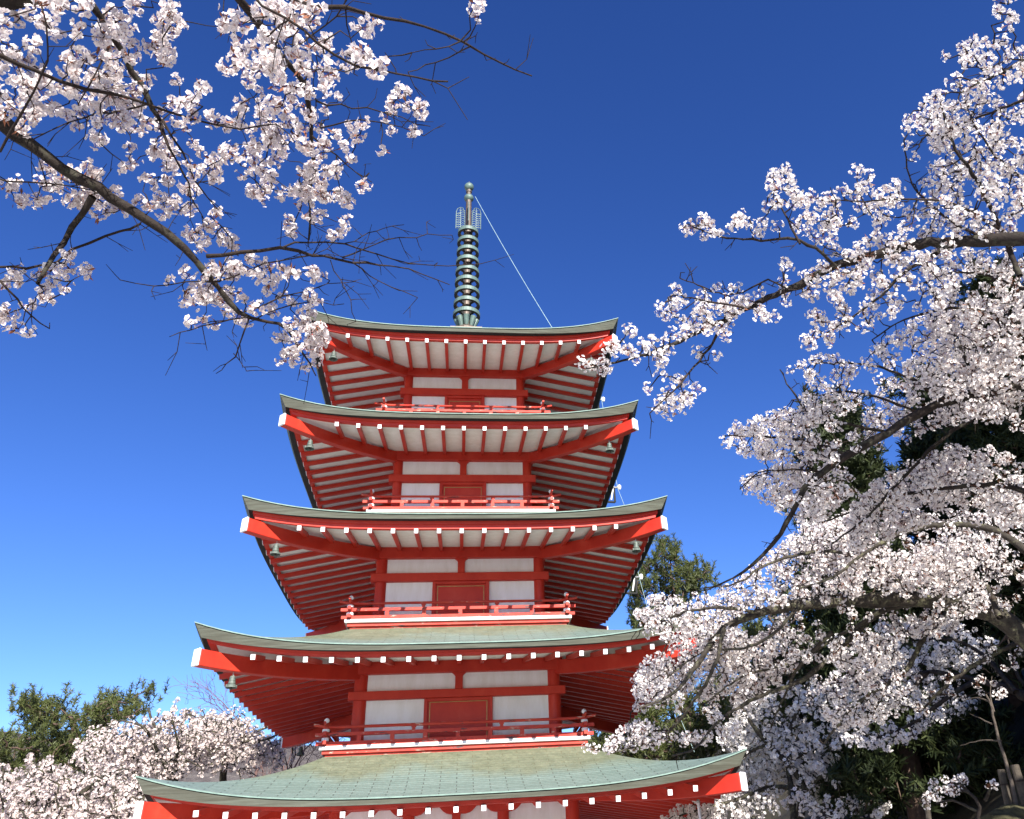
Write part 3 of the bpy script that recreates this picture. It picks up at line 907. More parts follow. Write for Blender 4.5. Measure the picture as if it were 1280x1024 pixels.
def LA(pts, d0, d1, w0, w1): A.append(limb(pts, d0, d1, w0 * 0.68, w1 * 0.7, 0.12, rA))


LA([(-160, 40), (-60, 108), (0, 152), (60, 197), (120, 234), (180, 275), (230, 311), (258, 342), (285, 376), (312, 397)], 3.3, 3.2, 26, 7)            # 0
LA([(312, 397), (350, 405), (370, 430), (388, 455), (395, 470)], 3.2, 3.25, 6, 2)
LA([(258, 320), (300, 317), (350, 311), (390, 320), (440, 327), (490, 333), (530, 342), (562, 356)], 3.2, 3.3, 7.5, 1.6)     # 2 bare
LA([(350, 311), (385, 303), (430, 305), (470, 318), (510, 330), (560, 332), (600, 330)], 3.2, 3.5, 3.5, 1.5)   # 3 bare
LA([(428, 322), (455, 312), (480, 300), (520, 296), (565, 294)], 3.25, 3.5, 3, 1.3)               # 4 bare
LA([(432, 304), (462, 292), (480, 286), (505, 281)], 3.25, 3.4, 2.2, 1.2)       # 5 bare
LA([(440, 328), (462, 345), (490, 360), (522, 372)], 3.25, 3.3, 2.4, 1.2)       # 6 bare
LA([(413, 325), (425, 350), (438, 375), (445, 402)], 3.2, 3.2, 2.2, 1.1)        # 7 bare
LA([(116, 246), (90, 285), (66, 320), (47, 354)], 3.25, 3.1, 11, 6)      # 8 dead stub
LA([(85, -60), (110, 0), (140, 45), (165, 90), (185, 120), (200, 150)], 3.4, 3.3, 13, 7)      # 9
LA([(200, 150), (212, 185), (228, 215), (240, 245), (252, 268)], 3.3, 3.3, 5, 1.8)
LA([(203, 150), (228, 190), (245, 225), (275, 265)], 3.3, 3.3, 4.5, 1.8)
LA([(-60, 45), (0, 69), (45, 90), (110, 112), (180, 128), (240, 150), (300, 160), (345, 155)], 3.0, 3.1, 8, 2)
LA([(138, 52), (122, 85), (98, 130)], 3.3, 3.2, 4.5, 2.4)
LA([(185, 130), (150, 138), (110, 148), (70, 160), (40, 175)], 3.3, 3.1, 3.5, 1.6)
LA([(260, -60), (300, 0), (330, 40), (355, 80), (378, 100), (387, 132), (390, 180), (388, 240), (386, 300)], 3.1, 3.4, 16, 3)     # 15
LA([(310, -50), (370, 0), (430, 11), (480, 22), (530, 34), (580, 54), (630, 80), (665, 95)], 2.6, 2.9, 10, 2.5)      # 16
LA([(575, 52), (545, 60), (515, 66)], 2.75, 2.7, 3, 1.5)    # 17
LA([(588, 58), (560, 72), (530, 82), (510, 90)], 2.75, 2.8, 3, 1.5)   # 18 bare
LA([(300, -20), (330, 8), (380, 40), (420, 70), (470, 85), (520, 97), (560, 102)], 2.2, 2.1, 5, 3)      # 19
LA([(395, 126), (440, 135), (480, 142), (520, 157), (538, 158)], 3.2, 3.3, 3.5, 1.4)
LA([(400, 160), (450, 152), (500, 160), (530, 170)], 3.3, 3.3, 3, 1.4)
LA([(390, 170), (420, 195), (445, 215), (465, 228)], 3.3, 3.3, 3, 1.3)
LA([(-60, 336), (0, 333), (30, 335), (70, 325), (110, 302), (150, 289), (175, 280)], 3.4, 3.25, 4, 4)
LA([(-50, 330), (0, 353), (20, 372), (40, 395), (62, 411)], 3.3, 3.3, 4, 1.8)
LA([(312, 397), (300, 430), (284, 456), (270, 467)], 3.2, 3.15, 3, 1.3)      # 25 bare
LA([(292, 442), (305, 458), (308, 464)], 3.17, 3.15, 1.6, 1.0)    # 26 bare
LA([(275, 352), (250, 350), (210, 357), (150, 350)], 3.2, 3.1, 3.2, 1.3)
LA([(310, 396), (290, 400), (250, 410), (212, 421)], 3.2, 3.1, 3, 1.3)
LA([(272, 352), (330, 330), (390, 318), (420, 300)], 3.2, 3.3, 3, 1.3)
LA([(305, 390), (350, 372), (410, 356), (445, 352)], 3.2, 3.3, 3, 1.3)
LA([(318, 400), (345, 385), (385, 378), (430, 380)], 3.2, 3.3, 2.6, 1.2)
LA([(262, 270), (290, 300), (280, 330), (262, 360), (258, 390)], 3.25, 3.2, 2.2, 1.1)
LA([(355, 70), (390, 45), (420, 20), (440, -10)], 3.0, 2.9, 3.5, 2)
LA([(-40, 205), (10, 225), (60, 228), (115, 238)], 3.3, 3.2, 3, 2)
LA([(0, 190), (40, 120), (60, 60), (50, 0)], 2.9, 2.8, 4, 2)
bareA = (2, 3, 4, 5, 6, 7, 8, 18, 25, 26)
TA = []
for q in tuple((*q[:4], max(2, int(q[4] * 0.84)), *q[5:]) for q in ((110, 55, 120, 60, 62, 2.9, 3.6), (40, 20, 60, 35, 16, 2.7, 3.3), (20, 120, 40, 50, 40, 3.0, 3.6), (120, 120, 60, 45, 34, 3.0, 3.6), (195, 155, 80, 65, 50, 3.0, 3.7), (60, 228, 75, 30, 34, 3.35, 3.7),
          (125, 250, 30, 25, 14, 3.3, 3.5), (225, 230, 65, 42, 32, 3.25, 3.7), (310, 55, 40, 60, 26, 2.7, 3.4), (400, 50, 80, 60, 42, 2.3, 3.2), (385, 150, 70, 50, 40, 3.0, 3.6), (380, 215, 85, 50, 52, 3.1, 3.7),
          (395, 265, 42, 40, 26, 3.2, 3.6), (345, 140, 50, 40, 20, 3.0, 3.5), (490, 150, 50, 42, 16, 3.1, 3.6), (300, 185, 50, 40, 18, 3.2, 3.7), (45, 345, 60, 22, 14, 3.2, 3.5), (30, 385, 40, 30, 9, 3.2, 3.4), (85, 332, 26, 22, 8, 3.1, 3.4), (255, 365, 50, 40, 26, 3.1, 3.4),
          (330, 365, 85, 45, 52, 3.1, 3.5), (375, 428, 30, 38, 30, 3.1, 3.35), (255, 295, 45, 24, 14, 3.25, 3.5), (440, 85, 40, 22, 7, 2.1, 2.4), (575, 18, 25, 20, 3, 2.7, 2.9), (345, 20, 50, 30, 14, 2.3, 2.9), (180, 30, 60, 35, 22, 2.8, 3.4), (395, 415, 14, 16, 8, 3.1, 3.3))):
    TA += blob(rA, *q)
top = np.array([-3.2, -17.2, 2.0])
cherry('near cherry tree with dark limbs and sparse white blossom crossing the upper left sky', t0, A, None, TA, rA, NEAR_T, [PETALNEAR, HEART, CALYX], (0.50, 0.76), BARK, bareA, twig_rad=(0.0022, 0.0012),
       trunk=[([t0 - [0, 0, 0.2], t0 + [0.1, 0.0, 0.8], t0 + [0.25, 0.05, 1.7], top], 0.19, 0.13), ([top, top + [0.1, 0.02, 0.3], A[0][0][0]], 0.12, 0.029), ([top, top + [0.1, 0.3, 0.5], A[9][0][0]], 0.07, 0.03), ([top, top + [0.35, -0.3, 0.9], A[15][0][0]], 0.08, 0.032),
              ([A[15][0][0] + [-0.3, -0.05, -0.1], A[16][0][0]], 0.03, 0.016), ([A[15][0][0] + [-0.3, -0.05, -0.1], A[19][0][0]], 0.02, 0.008), ([top + [0.0, 0, 0.1], A[12][0][0]], 0.05, 0.016), ([top - [0, 0, 0.3], A[23][0][0]], 0.03, 0.01), ([top - [0, 0, 0.3], A[24][0][0]], 0.03, 0.01)])

# --- B: the big cherry tree reaching in from the right, upper limbs
rB = np.random.default_rng(21)
B = []


def LB(pts, d0, d1, w0, w1): B.append(limb(pts, d0, d1, w0, w1, 0.35, rB))


LB([(1420, 290), (1340, 296), (1280, 299), (1230, 301), (1150, 305), (1090, 320), (1045, 333), (1000, 355), (950, 377), (905, 400), (880, 412), (840, 430), (790, 448), (735, 461)], 5.6, 5.0, 17, 1.8)
LB([(1045, 333), (1020, 311), (985, 299), (940, 300), (890, 293), (860, 280)], 5.3, 5.1, 4.5, 1.5)
LB([(1000, 305), (985, 275), (972, 250), (965, 232)], 5.2, 5.1, 3, 1.4)
LB([(905, 400), (890, 430), (862, 465), (840, 490), (812, 517)], 5.1, 5.0, 4, 1.5)
LB([(930, 385), (890, 378), (850, 370), (835, 372)], 5.1, 5.0, 3, 1.3)
LB([(985, 362), (960, 350), (930, 365), (898, 366), (850, 348)], 5.2, 5.1, 2.6, 1.2)
LB([(1190, 305), (1140, 335), (1100, 370), (1060, 400), (1020, 424)], 5.5, 5.2, 5, 1.6)
LB([(1275, 345), (1257, 300), (1217, 219), (1194, 187), (1175, 129)], 5.6, 5.8, 7, 1.8)
LB([(1340, 50), (1280, 76), (1240, 96), (1200, 116)], 5.9, 5.7, 5, 1.6)
LB([(1340, 110), (1280, 125), (1240, 140), (1190, 160), (1150, 170)], 5.8, 5.6, 4, 1.5)
LB([(1257, 290), (1190, 255), (1130, 248), (1080, 252), (1045, 250)], 5.5, 5.3, 4, 1.5)
LB([(1230, 300), (1180, 270), (1140, 230), (1130, 175)], 5.6, 5.6, 4, 1.5)
LB([(1350, 250), (1280, 225), (1240, 190), (1215, 150)], 5.9, 5.9, 5, 1.5)
LB([(1460, 400), (1360, 452), (1280, 480), (1235, 489), (1190, 499), (1150, 516), (1110, 541), (1060, 569), (1030, 590), (1005, 612), (990, 642), (965, 680), (930, 715), (885, 737)], 6.4, 6.0, 19, 2)     # 13
LB([(1060, 569), (1010, 552), (955, 545), (905, 545)], 6.3, 6.0, 4, 1.5)
LB([(1230, 490), (1205, 445), (1180, 392), (1160, 355)], 6.4, 6.2, 5, 1.6)
LB([(1110, 541), (1060, 530), (1010, 515), (975, 462)], 6.3, 6.1, 4, 1.4)
LB([(1280, 500), (1205, 530), (1140, 585), (1085, 645), (1040, 680)], 6.6, 6.6, 6, 1.8)
LB([(1190, 499), (1130, 470), (1080, 455), (1020, 455)], 6.4, 6.1, 4, 1.5)
LB([(1330, 420), (1260, 400), (1200, 385), (1130, 400), (1090, 425)], 6.3, 6.0, 5, 1.5)
LB([(1030, 590), (990, 588), (950, 590), (925, 612)], 6.1, 6.0, 3, 1.2)
LB([(1150, 516), (1105, 500), (1060, 490), (990, 500)], 6.4, 6.1, 3.5, 1.3)
LB([(1330, 630), (1250, 607), (1170, 612), (1110, 622), (1060, 642), (1030, 652)], 6.9, 6.6, 7, 1.8)
LB([(1300, 370), (1250, 350), (1200, 340), (1150, 355)], 5.9, 5.8, 4, 1.5)
TB = []
for q in ((1262, 12, 25, 22, 8, 5.5, 6.2), (1232, 85, 55, 38, 38, 5.4, 6.2), (1215, 140, 75, 35, 42, 5.4, 6.2), (1165, 165, 40, 50, 26, 5.4, 6.0), (1225, 190, 70, 40, 50, 5.4, 6.3), (1220, 245, 75, 50, 80, 5.3, 6.3), (975, 238, 26, 26, 15, 5.0, 5.3), (872, 284, 24, 14, 8, 5.0, 5.3), (925, 285, 35, 20, 12, 5.0, 5.3),
          (1020, 272, 32, 34, 24, 5.1, 5.5), (1085, 238, 40, 25, 16, 5.2, 5.6), (1110, 290, 90, 40, 44, 5.2, 5.8), (870, 380, 55, 24, 22, 4.9, 5.3), (935, 380, 50, 22, 18, 5.0, 5.3), (810, 432, 40, 24, 14, 4.9, 5.1), (740, 456, 24, 9, 8, 4.9, 5.1), (772, 436, 16, 10, 5, 4.9, 5.1), (880, 425, 30, 30, 12, 4.9, 5.2), (840, 485, 30, 35, 18, 4.9, 5.1),
          (1065, 375, 60, 45, 38, 5.1, 5.5), (1010, 340, 40, 22, 12, 5.1, 5.4), (1130, 340, 70, 50, 50, 5.2, 5.8), (1235, 350, 70, 60, 100, 5.6, 6.6), (1025, 422, 22, 10, 6, 5.1, 5.3)):
    TB += blob(rB, *q)
TB += region(rB, [(978, 462), (1020, 448), (1080, 440), (1130, 410), (1180, 380), (1290, 360), (1290, 545), (1240, 520), (1170, 530), (1120, 560), (1060, 620), (1030, 650), (1000, 650), (960, 625), (925, 622), (930, 600), (985, 580), (1010, 575), (930, 568), (898, 548), (920, 530), (1000, 510), (1010, 480)], 1000, 5.8, 7.0, 0.76, 1.6)
TB += region(rB, [(1060, 640), (1110, 590), (1180, 560), (1290, 560), (1290, 660), (1180, 650), (1060, 690)], 480, 6.4, 7.4, 0.78, 1.5)
bB = np.array([7.2, -16.2, 0.0]); bB[2] = ground_z(bB[0], bB[1]) - 0.1
tB = bB + np.array([-0.3, 0.1, 2.2])
cherry('tall white cherry tree whose long dark limbs reach towards the pagoda from the upper right', bB, B, None, TB, rB, MID_T, [PETAL, HEART, CALYX], (0.64, 0.96), BARK, (), twig_rad=(0.0048, 0.0024), limb_flowers=0.10,
       trunk=[([bB - [0, 0, 0.3], bB + [-0.05, 0, 1], tB], 0.30, 0.24), ([tB, tB + [-0.35, 0.2, 0.7], B[13][0][0]], 0.2, 0.056), ([tB, tB + [-0.2, 0.3, 1.4], B[0][0][0]], 0.14, 0.048), ([tB + [-0.2, 0.3, 1.4], B[12][0][0]], 0.07, 0.02), ([tB + [-0.2, 0.3, 1.6], B[8][0][0]], 0.07, 0.02), ([B[8][0][0] + [0.2, 0, -.2], B[9][0][0]], 0.03, 0.015), ([tB, B[22][0][0]], 0.08, 0.025), ([tB, B[19][0][0]], 0.08, 0.02), ([B[0][0][0], B[23][0][0]], 0.04, 0.012)])

# --- C: the lower cherry tree on the right, in front of the roof ends
rC = np.random.default_rng(31)
Cc = []


def LC(pts, d0, d1, w0, w1): Cc.append(limb(pts, d0 - 0.45, d1 - 0.25, w0, w1, 0.5, rC))


LC([(1480, 900), (1400, 870), (1320, 830), (1280, 795), (1250, 772), (1200, 756), (1150, 750), (1080, 751), (1000, 756), (950, 766), (905, 786), (872, 830), (840, 868), (800, 885)], 9.5, 8.4, 30, 2.2)
LC([(1150, 751), (1100, 765), (1060, 800), (1005, 848), (950, 870), (900, 900), (870, 935), (840, 945)], 9.2, 8.8, 9, 2)
LC([(1040, 790), (1000, 832), (980, 870), (965, 905)], 9.1, 8.9, 5, 1.6)
LC([(950, 766), (905, 760), (860, 765), (820, 780), (795, 790)], 8.8, 8.4, 5, 1.6)
LC([(905, 786), (890, 840), (850, 900), (820, 925), (770, 940)], 8.7, 8.5, 5, 1.6)
LC([(1300, 700), (1240, 662), (1180, 656), (1130, 666), (1080, 692), (1040, 722), (1000, 735)], 8.8, 8.4, 10, 2)
LC([(1080, 692), (1020, 690), (960, 705), (920, 730), (880, 735)], 8.5, 8.3, 5, 1.6)
LC([(1200, 757), (1160, 790), (1130, 840), (1070, 880), (1030, 930)], 9.4, 9.4, 8, 2)
LC([(1250, 772), (1230, 730), (1180, 715), (1120, 725)], 9.2, 9.0, 7, 2)
LC([(1280, 800), (1220, 830), (1180, 860), (1150, 890)], 9.5, 9.6, 6, 2)
LC([(1000, 756), (970, 790), (930, 810), (880, 815), (830, 850)], 8.7, 8.4, 4.5, 1.6)
LC([(1100, 765), (1040, 800), (985, 830), (930, 845), (880, 880)], 9.0, 8.7, 5, 1.6)
LC([(1340, 790), (1290, 740), (1250, 690), (1240, 640)], 9.2, 9.0, 8, 2)
TC = []
TC += region(rC, [(790, 772), (815, 745), (850, 745), (900, 735), (930, 715), (965, 690), (1000, 655), (1060, 640), (1140, 640), (1290, 640), (1290, 690), (1240, 720), (1230, 760), (1190, 790), (1130, 800), (1080, 770), (1000, 745), (960, 760), (925, 810), (905, 830), (870, 830), (830, 860), (795, 850), (815, 820), (840, 800), (810, 785)], 1450, 8.0, 9.7, 0.90, 1.25, holes=((945, 778, 26, 22),))
TC += region(rC, [(800, 840), (860, 815), (920, 815), (980, 770), (1060, 770), (1110, 800), (1150, 850), (1120, 900), (1060, 910), (1000, 900), (950, 890), (900, 930), (830, 925), (765, 945), (730, 935), (800, 900), (860, 880), (880, 850), (830, 880), (790, 890)], 860, 8.3, 9.9, 0.95, 1.25, holes=((850, 900, 40, 22), (905, 800, 22, 20)))
TC += blob(rC, 865, 780, 50, 38, 70, 8.1, 8.8) + blob(rC, 830, 850, 40, 35, 45, 8.2, 8.8) + blob(rC, 1250, 850, 30, 30, 7, 9.3, 9.7) + blob(rC, 1230, 730, 60, 40, 60, 8.7, 9.5)
bC = np.array([9.6, -12.6, 0.0]); bC[2] = ground_z(bC[0], bC[1]) - 0.2
tC = bC + np.array([-0.5, 0.1, 1.2])
cherry('dense white cherry tree spreading low over the right ends of the lower roofs', bC, Cc, None, TC, rC, MID_T, [PETAL, HEART, CALYX], (0.70, 1.08), MOSSBARK, (), twig_rad=(0.007, 0.003), limb_flowers=0.12,
       trunk=[([bC - [0, 0, 0.4], bC + [-0.1, 0, 0.6], tC], 0.36, 0.30), ([tC, Cc[0][0][0]], 0.26, 0.125), ([tC, tC + [0, 0.1, 1.0], Cc[12][0][0]], 0.16, 0.04), ([tC + [0, 0.1, 1.0], Cc[5][0][0]], 0.1, 0.04)])

# --- D: a smaller cherry with a pale mossy trunk behind the lowest roof end
rD = np.random.default_rng(41)
D = []


def LD(pts, d0, d1, w0, w1): D.append(limb(pts, d0 + 4.5, d1 + 4.5, w0, w1, 0.5, rD))


LD([(990, 1090), (998, 1030), (1004, 985), (985, 955), (960, 930), (940, 905), (925, 880)], 14.0, 13.8, 13, 3)
LD([(995, 1060), (990, 1000), (985, 955), (985, 920), (1000, 880), (1010, 850)], 14.0, 14.2, 9, 3)
LD([(1000, 985), (960, 985), (920, 1000), (880, 1010), (850, 1020)], 14.0, 13.4, 6, 2)
LD([(990, 950), (1030, 925), (1070, 905), (1120, 880)], 14, 14.3, 5, 2)
LD([(960, 930), (930, 945), (905, 975)], 13.9, 13.5, 4, 2)
LD([(1004, 990), (1040, 960), (1080, 940)], 14, 14.2, 5, 2)
TD = region(rD, [(820, 1030), (860, 1000), (915, 985), (930, 950), (900, 930), (920, 880), (1000, 850), (1090, 860), (1150, 870), (1100, 905), (1060, 920), (1040, 975), (1000, 1000), (950, 1030)], 1000, 17.4, 20.0, 0.62, 0.8) + blob(rD, 1060, 1010, 60, 14, 50, 17, 18.5) + blob(rD, 1180, 880, 40, 25, 30, 17.5, 19)
bD = at(990, 1090, 18.5); bD[2] = min(bD[2], ground_z(bD[0], bD[1])) - 0.1
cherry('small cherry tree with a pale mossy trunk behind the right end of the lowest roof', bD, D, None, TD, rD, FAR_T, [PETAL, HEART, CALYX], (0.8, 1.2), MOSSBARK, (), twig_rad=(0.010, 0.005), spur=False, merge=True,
       trunk=[([bD, D[0][0][0]], 0.12, 0.09)])

# --- E: three sunlit cherries behind the pagoda on the left


def far_cherry(label, trunk_uv, dist, limbs, poly, n, seed, depth, clump=0.5, group='cherry trees beyond the lowest roof on the left', extra=()):
    r = np.random.default_rng(seed)
    u, v = trunk_uv; top_ = at(u, v, dist); b = np.array([top_[0], top_[1], ground_z(top_[0], top_[1]) - 0.2])
    L_ = [limb([(u, v)] + pts, dist, dist + dd, w, 2, 0.5, r) for pts, dd, w in limbs]
    poly = [(a_, b_ + 13) for a_, b_ in poly]
    T = region(r, poly, int(n * 2.3), dist - depth, dist + depth, clump + 0.26, 0.95)
    T = [p + r.normal(size=3) * np.array([0.30, 0.30, 0.16]) for p in T]
    for q in extra: T += blob(r, *q)
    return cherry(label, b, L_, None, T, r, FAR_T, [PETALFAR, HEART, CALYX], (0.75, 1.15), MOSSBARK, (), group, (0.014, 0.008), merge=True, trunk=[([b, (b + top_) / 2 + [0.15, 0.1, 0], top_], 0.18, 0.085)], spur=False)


far_cherry('pink white cherry tree with spreading dark limbs left of the second roof', (218, 975), 25, [([(222, 940), (228, 905), (240, 890)], 0.5, 7), ([(200, 945), (180, 910), (150, 900)], -1, 6), ([(185, 955), (150, 940), (120, 925)], 1, 6), ([(210, 940), (190, 900), (185, 885)], 1.0, 5), ([(235, 950), (262, 925), (265, 895)], 0.5, 5), ([(222, 930), (215, 900)], -1.5, 4)],
           [(108, 922), (128, 910), (140, 912), (160, 896), (188, 892), (205, 885), (238, 882), (252, 888), (268, 886), (292, 905), (300, 930), (262, 936), (240, 948), (222, 950), (205, 975), (165, 980), (150, 955), (125, 940)], 560, 51, 1.9)
far_cherry('pink white cherry tree with a pale forked trunk beside the rear left roof corner', (280, 962), 26, [([(284, 945), (295, 930), (320, 915), (345, 905)], 0.5, 7), ([(278, 940), (270, 920), (265, 900)], 0.7, 5), ([(300, 930), (330, 925), (348, 918)], -1, 4), ([(290, 935), (295, 910), (300, 895)], 1, 4)],
           [(250, 905), (262, 893), (285, 888), (300, 902), (318, 898), (335, 912), (352, 916), (346, 936), (318, 930), (300, 944), (285, 936), (255, 935)], 260, 52, 1.5, extra=((300, 962, 25, 5, 8, 25, 26.5), (345, 958, 14, 8, 8, 25, 26)))
far_cherry('broad pink white cherry tree filling the lower left corner', (70, 1040), 20, [([(60, 1010), (40, 985), (20, 975)], 1, 9), ([(85, 1005), (110, 985), (130, 970)], -1, 8), ([(70, 1000), (75, 975), (70, 962)], 0.5, 7), ([(100, 1015), (135, 1000), (160, 995)], 1, 6), ([(30, 1020), (0, 1005), (-30, 1000)], 0.5, 6)],
           [(-30, 975), (-5, 968), (18, 955), (38, 962), (55, 950), (75, 958), (98, 950), (115, 962), (140, 958), (168, 965), (190, 985), (185, 1005), (170, 1050), (-30, 1050)], 900, 53, 2.2, 0.42)

# --- pines and conifers


def tuft_template(seed, n, L, w, shoot, up):
    """needles standing off a short bent shoot"""
    r = np.random.default_rng(seed); V = []; Q = []
    ax = np.array([0.45 * r.normal(), 0.45 * r.normal(), up]); ax /= np.linalg.norm(ax)
    for k in range(n):
        d = r.normal(size=3); d /= np.linalg.norm(d); d = d + ax * 0.75; d /= np.linalg.norm(d)
        s = np.cross(d, r.normal(size=3)); s /= np.linalg.norm(s); l = L * r.uniform(0.6, 1.1); n0 = len(V)
        base = ax * shoot * (r.random() - 0.4)
        V += [base - s * w * 0.5, base + s * w * 0.5, base + d * l + s * w * 0.2, base + d * l - s * w * 0.2]; Q.append((n0, n0 + 1, n0 + 2, n0 + 3))
    return np.array(V), np.array(Q), np.zeros(len(Q), int)


PINE_T = [tuft_template(400 + k, 46, 0.17, 0.026, 0.42, 1.0) for k in range(6)]
CEDAR_T = [tuft_template(500 + k, 44, 0.16, 0.030, 0.40, 0.2) for k in range(6)]


def scatter_up(name, centres, scales, templates, m, parent, r):
    """like scatter, but only turned about the vertical and tilted a little"""
    Vs, Qs = [], []; off = 0; which = r.integers(0, len(templates), len(centres))
    for k, (tv, tq, tm) in enumerate(templates):
        idx = np.where(which == k)[0]
        if not len(idx): continue
        q = r.random(len(idx)) * 6.283; c, s_, o, z = np.cos(q), np.sin(q), np.ones(len(idx)), np.zeros(len(idx))
        Rm = np.stack([np.stack([c, -s_, z], 1), np.stack([s_, c, z], 1), np.stack([z, z, o], 1)], 1)
        v = np.einsum('nij,vj->nvi', Rm, tv) * scales[idx][:, None, None] + centres[idx][:, None, :]
        Vs.append(v.reshape(-1, 3)); Qs.append((tq[None] + (np.arange(len(idx)) * len(tv))[:, None, None] + off).reshape(-1, 4)); off += len(idx) * len(tv)
    return npmesh(name, np.concatenate(Vs), np.concatenate(Qs), m, None, parent)


def conifer(name, label, cat, base, top, tufts_pts, r, temps, m, scale, trunk_r, group=None):
    base = np.array(base, float); top = np.array(top, float)
    root = empty(name, tuple(base)); tag(root, label, cat, group)
    tb = Tubes(); path = smooth_path([base, base * 0.6 + top * 0.4 + [0.1, 0.1, 0], top], 0.5, 0.02, r) - base
    tb.add(path, trunk_r, trunk_r * 0.15, 8)
    T = np.asarray(tufts_pts) - base
    nodes = path
    # main limbs to a subset, the rest chained
    grow(tb, nodes, T[::1], r, (trunk_r * 0.10, trunk_r * 0.05), 0.06)
    tb.build('trunk', PINEBARK, root)
    T2 = np.repeat(T, 2, 0); T2[1::2] += r.normal(size=T.shape) * 0.22 * np.mean(scale)
    scatter_up('crown', T2, r.uniform(*scale, len(T2)), temps, m, root, r)
    return root


def pine_traced(label, trunk_uv, dist, poly, n, depth, seed, clump, group=None, scale=(0.8, 1.3), extra=(), tr=0.22):
    r = np.random.default_rng(seed); u, v0, v1 = trunk_uv
    tp = at(u, v0, dist); b = np.array([tp[0], tp[1], ground_z(tp[0], tp[1]) - 0.3])
    T = region(r, poly, n, dist - depth, dist + depth, clump, 0.7)
    for q in extra: T += blob(r, *q)
    return conifer('pine_tree', label, 'pine tree', b, tp, T, r, PINE_T, NEEDLE, scale, tr, group)


pine_traced('green pine tree with feathery upswept boughs behind the left cherry trees', (95, 900, 0), 29,
            [(-30, 935), (0, 918), (25, 925), (40, 910), (22, 895), (24, 873), (45, 878), (60, 895), (62, 877), (80, 890), (100, 890), (110, 880), (140, 872), (192, 864), (170, 882), (190, 886), (165, 898), (150, 905), (120, 930), (115, 960), (60, 970), (-30, 970)], 300, 2.2, 61, 0.62, scale=(0.65, 1.0),
            extra=((185, 867, 10, 4, 6, 28.5, 29.5), (27, 878, 5, 6, 5, 28.5, 29.5), (66, 882, 6, 6, 5, 28.5, 29.5), (135, 878, 14, 6, 8, 28.5, 29.5)))
pine_traced('green pine tree rising beyond the right edge of the third roof', (838, 705, 0), 34,
            [(788, 745), (785, 725), (800, 715), (800, 700), (815, 695), (826, 678), (835, 690), (842, 682), (855, 700), (866, 712), (880, 715), (886, 708), (886, 730), (880, 740), (850, 760), (845, 790), (790, 790)], 210, 2.0, 62, 0.35, scale=(0.8, 1.25), extra=((843, 690, 7, 9, 8, 33, 35), (826, 682, 5, 8, 5, 33, 35), (884, 717, 4, 9, 6, 33, 35), (792, 742, 5, 8, 4, 33, 35)))
pine_traced('low green pine showing between the second roof and the lower cherry boughs', (805, 880, 0), 30, [(770, 900), (785, 880), (810, 870), (850, 880), (870, 860), (905, 850), (910, 940), (870, 960), (740, 945), (745, 925)], 260, 2.5, 63, 0.35, scale=(0.9, 1.5))
pine_traced('dark green pine behind the lower right cherry tree', (1000, 790, 0), 27, [(930, 850), (925, 800), (950, 770), (985, 750), (1010, 700), (1040, 720), (1060, 760), (1090, 800), (1080, 900), (980, 920), (920, 900)], 380, 2.5, 64, 0.3, scale=(0.9, 1.5), tr=0.3)


def cedar(label, x, y, h, rad, seed, n, m=DARKNEEDLE, group='tall dark cedars on the right slope'):
    r = np.random.default_rng(seed); b = np.array([x, y, ground_z(x, y) - 0.3]); tp = b + [0.1, 0.1, h]
    T = []
    while len(T) < n:
        t = r.random() ** 0.85; w = rad * (1 - t) ** 0.75 + 0.15
        q = r.random() * 6.283; k = math.sqrt(r.uniform(0.15, 1.0)) * w * (0.75 + 0.35 * noise.noise(Vector((math.cos(q) * 1.6 + seed, math.sin(q) * 1.6, t * h * 0.7))))
        p = b + [k * math.cos(q), k * math.sin(q), 1.2 + t * (h - 1.2) - 0.25 * k]
        if noise.noise(Vector(p * 0.75)) > 0.28: continue
        T.append(p)
    return conifer('cedar_tree', label, 'cedar tree', b, tp, T, r, CEDAR_T, m, (0.9, 1.6), 0.24, group)




def ch(x, y, v):
    """height of a tree standing at (x, y) whose tip reaches photo row v"""
    b = np.array([x, y, 0.0])
    for z in np.arange(1, 30, 0.05):
        q = np.array([x, y, z]) - CAM
        if PY - F * (q @ UP) / (q @ FWD) < v: return float(z - ground_z(x, y))
    return 8.0


cedar('tall dark cedar behind the right cherry boughs at the picture edge', 11.2, -6.0, ch(11.2, -6.0, 345), 2.6, 71, 1700)
cedar('dark cedar left of the tallest one, half hidden by blossom', 8.6, -2.6, ch(8.6, -2.6, 500), 2.3, 72, 1500)
cedar('broad dark cedar low on the slope behind the pale trunked cherry', 10.3, 2.0, 7.6, 2.6, 73, 1300)
cedar('shaded cedar at the far right bottom beside the dark slope', 13.4, -5.2, ch(13.4, -5.2, 400), 2.8, 74, 1300)
cedar('slender tall dark cedar added out of view beyond the right edge for shade, nearest the camera', 8.9, -17.0, 11.5, 1.9, 75, 1000)  # unseen by the camera; added to shade the rear cherry and the slope
cedar('broad tall dark cedar added out of view beyond the right edge for shade, highest on the slope', 13.6, -12.6, 13.0, 3.0, 76, 900)  # out of view too, put here to cast shade on the slope
cedar('shorter dark cedar added out of view beyond the right edge for shade, behind the spreading cherry trunk', 11.4, -11.0, 10.0, 2.4, 77, 800)  # also unseen, placed so that its shade falls on the lower right
cedar('second shaded cedar deep behind the lower right blossom', 12.2, -1.2, ch(12.2, -1.2, 470), 2.8, 78, 1200)

# --- leafless trees behind the pagoda


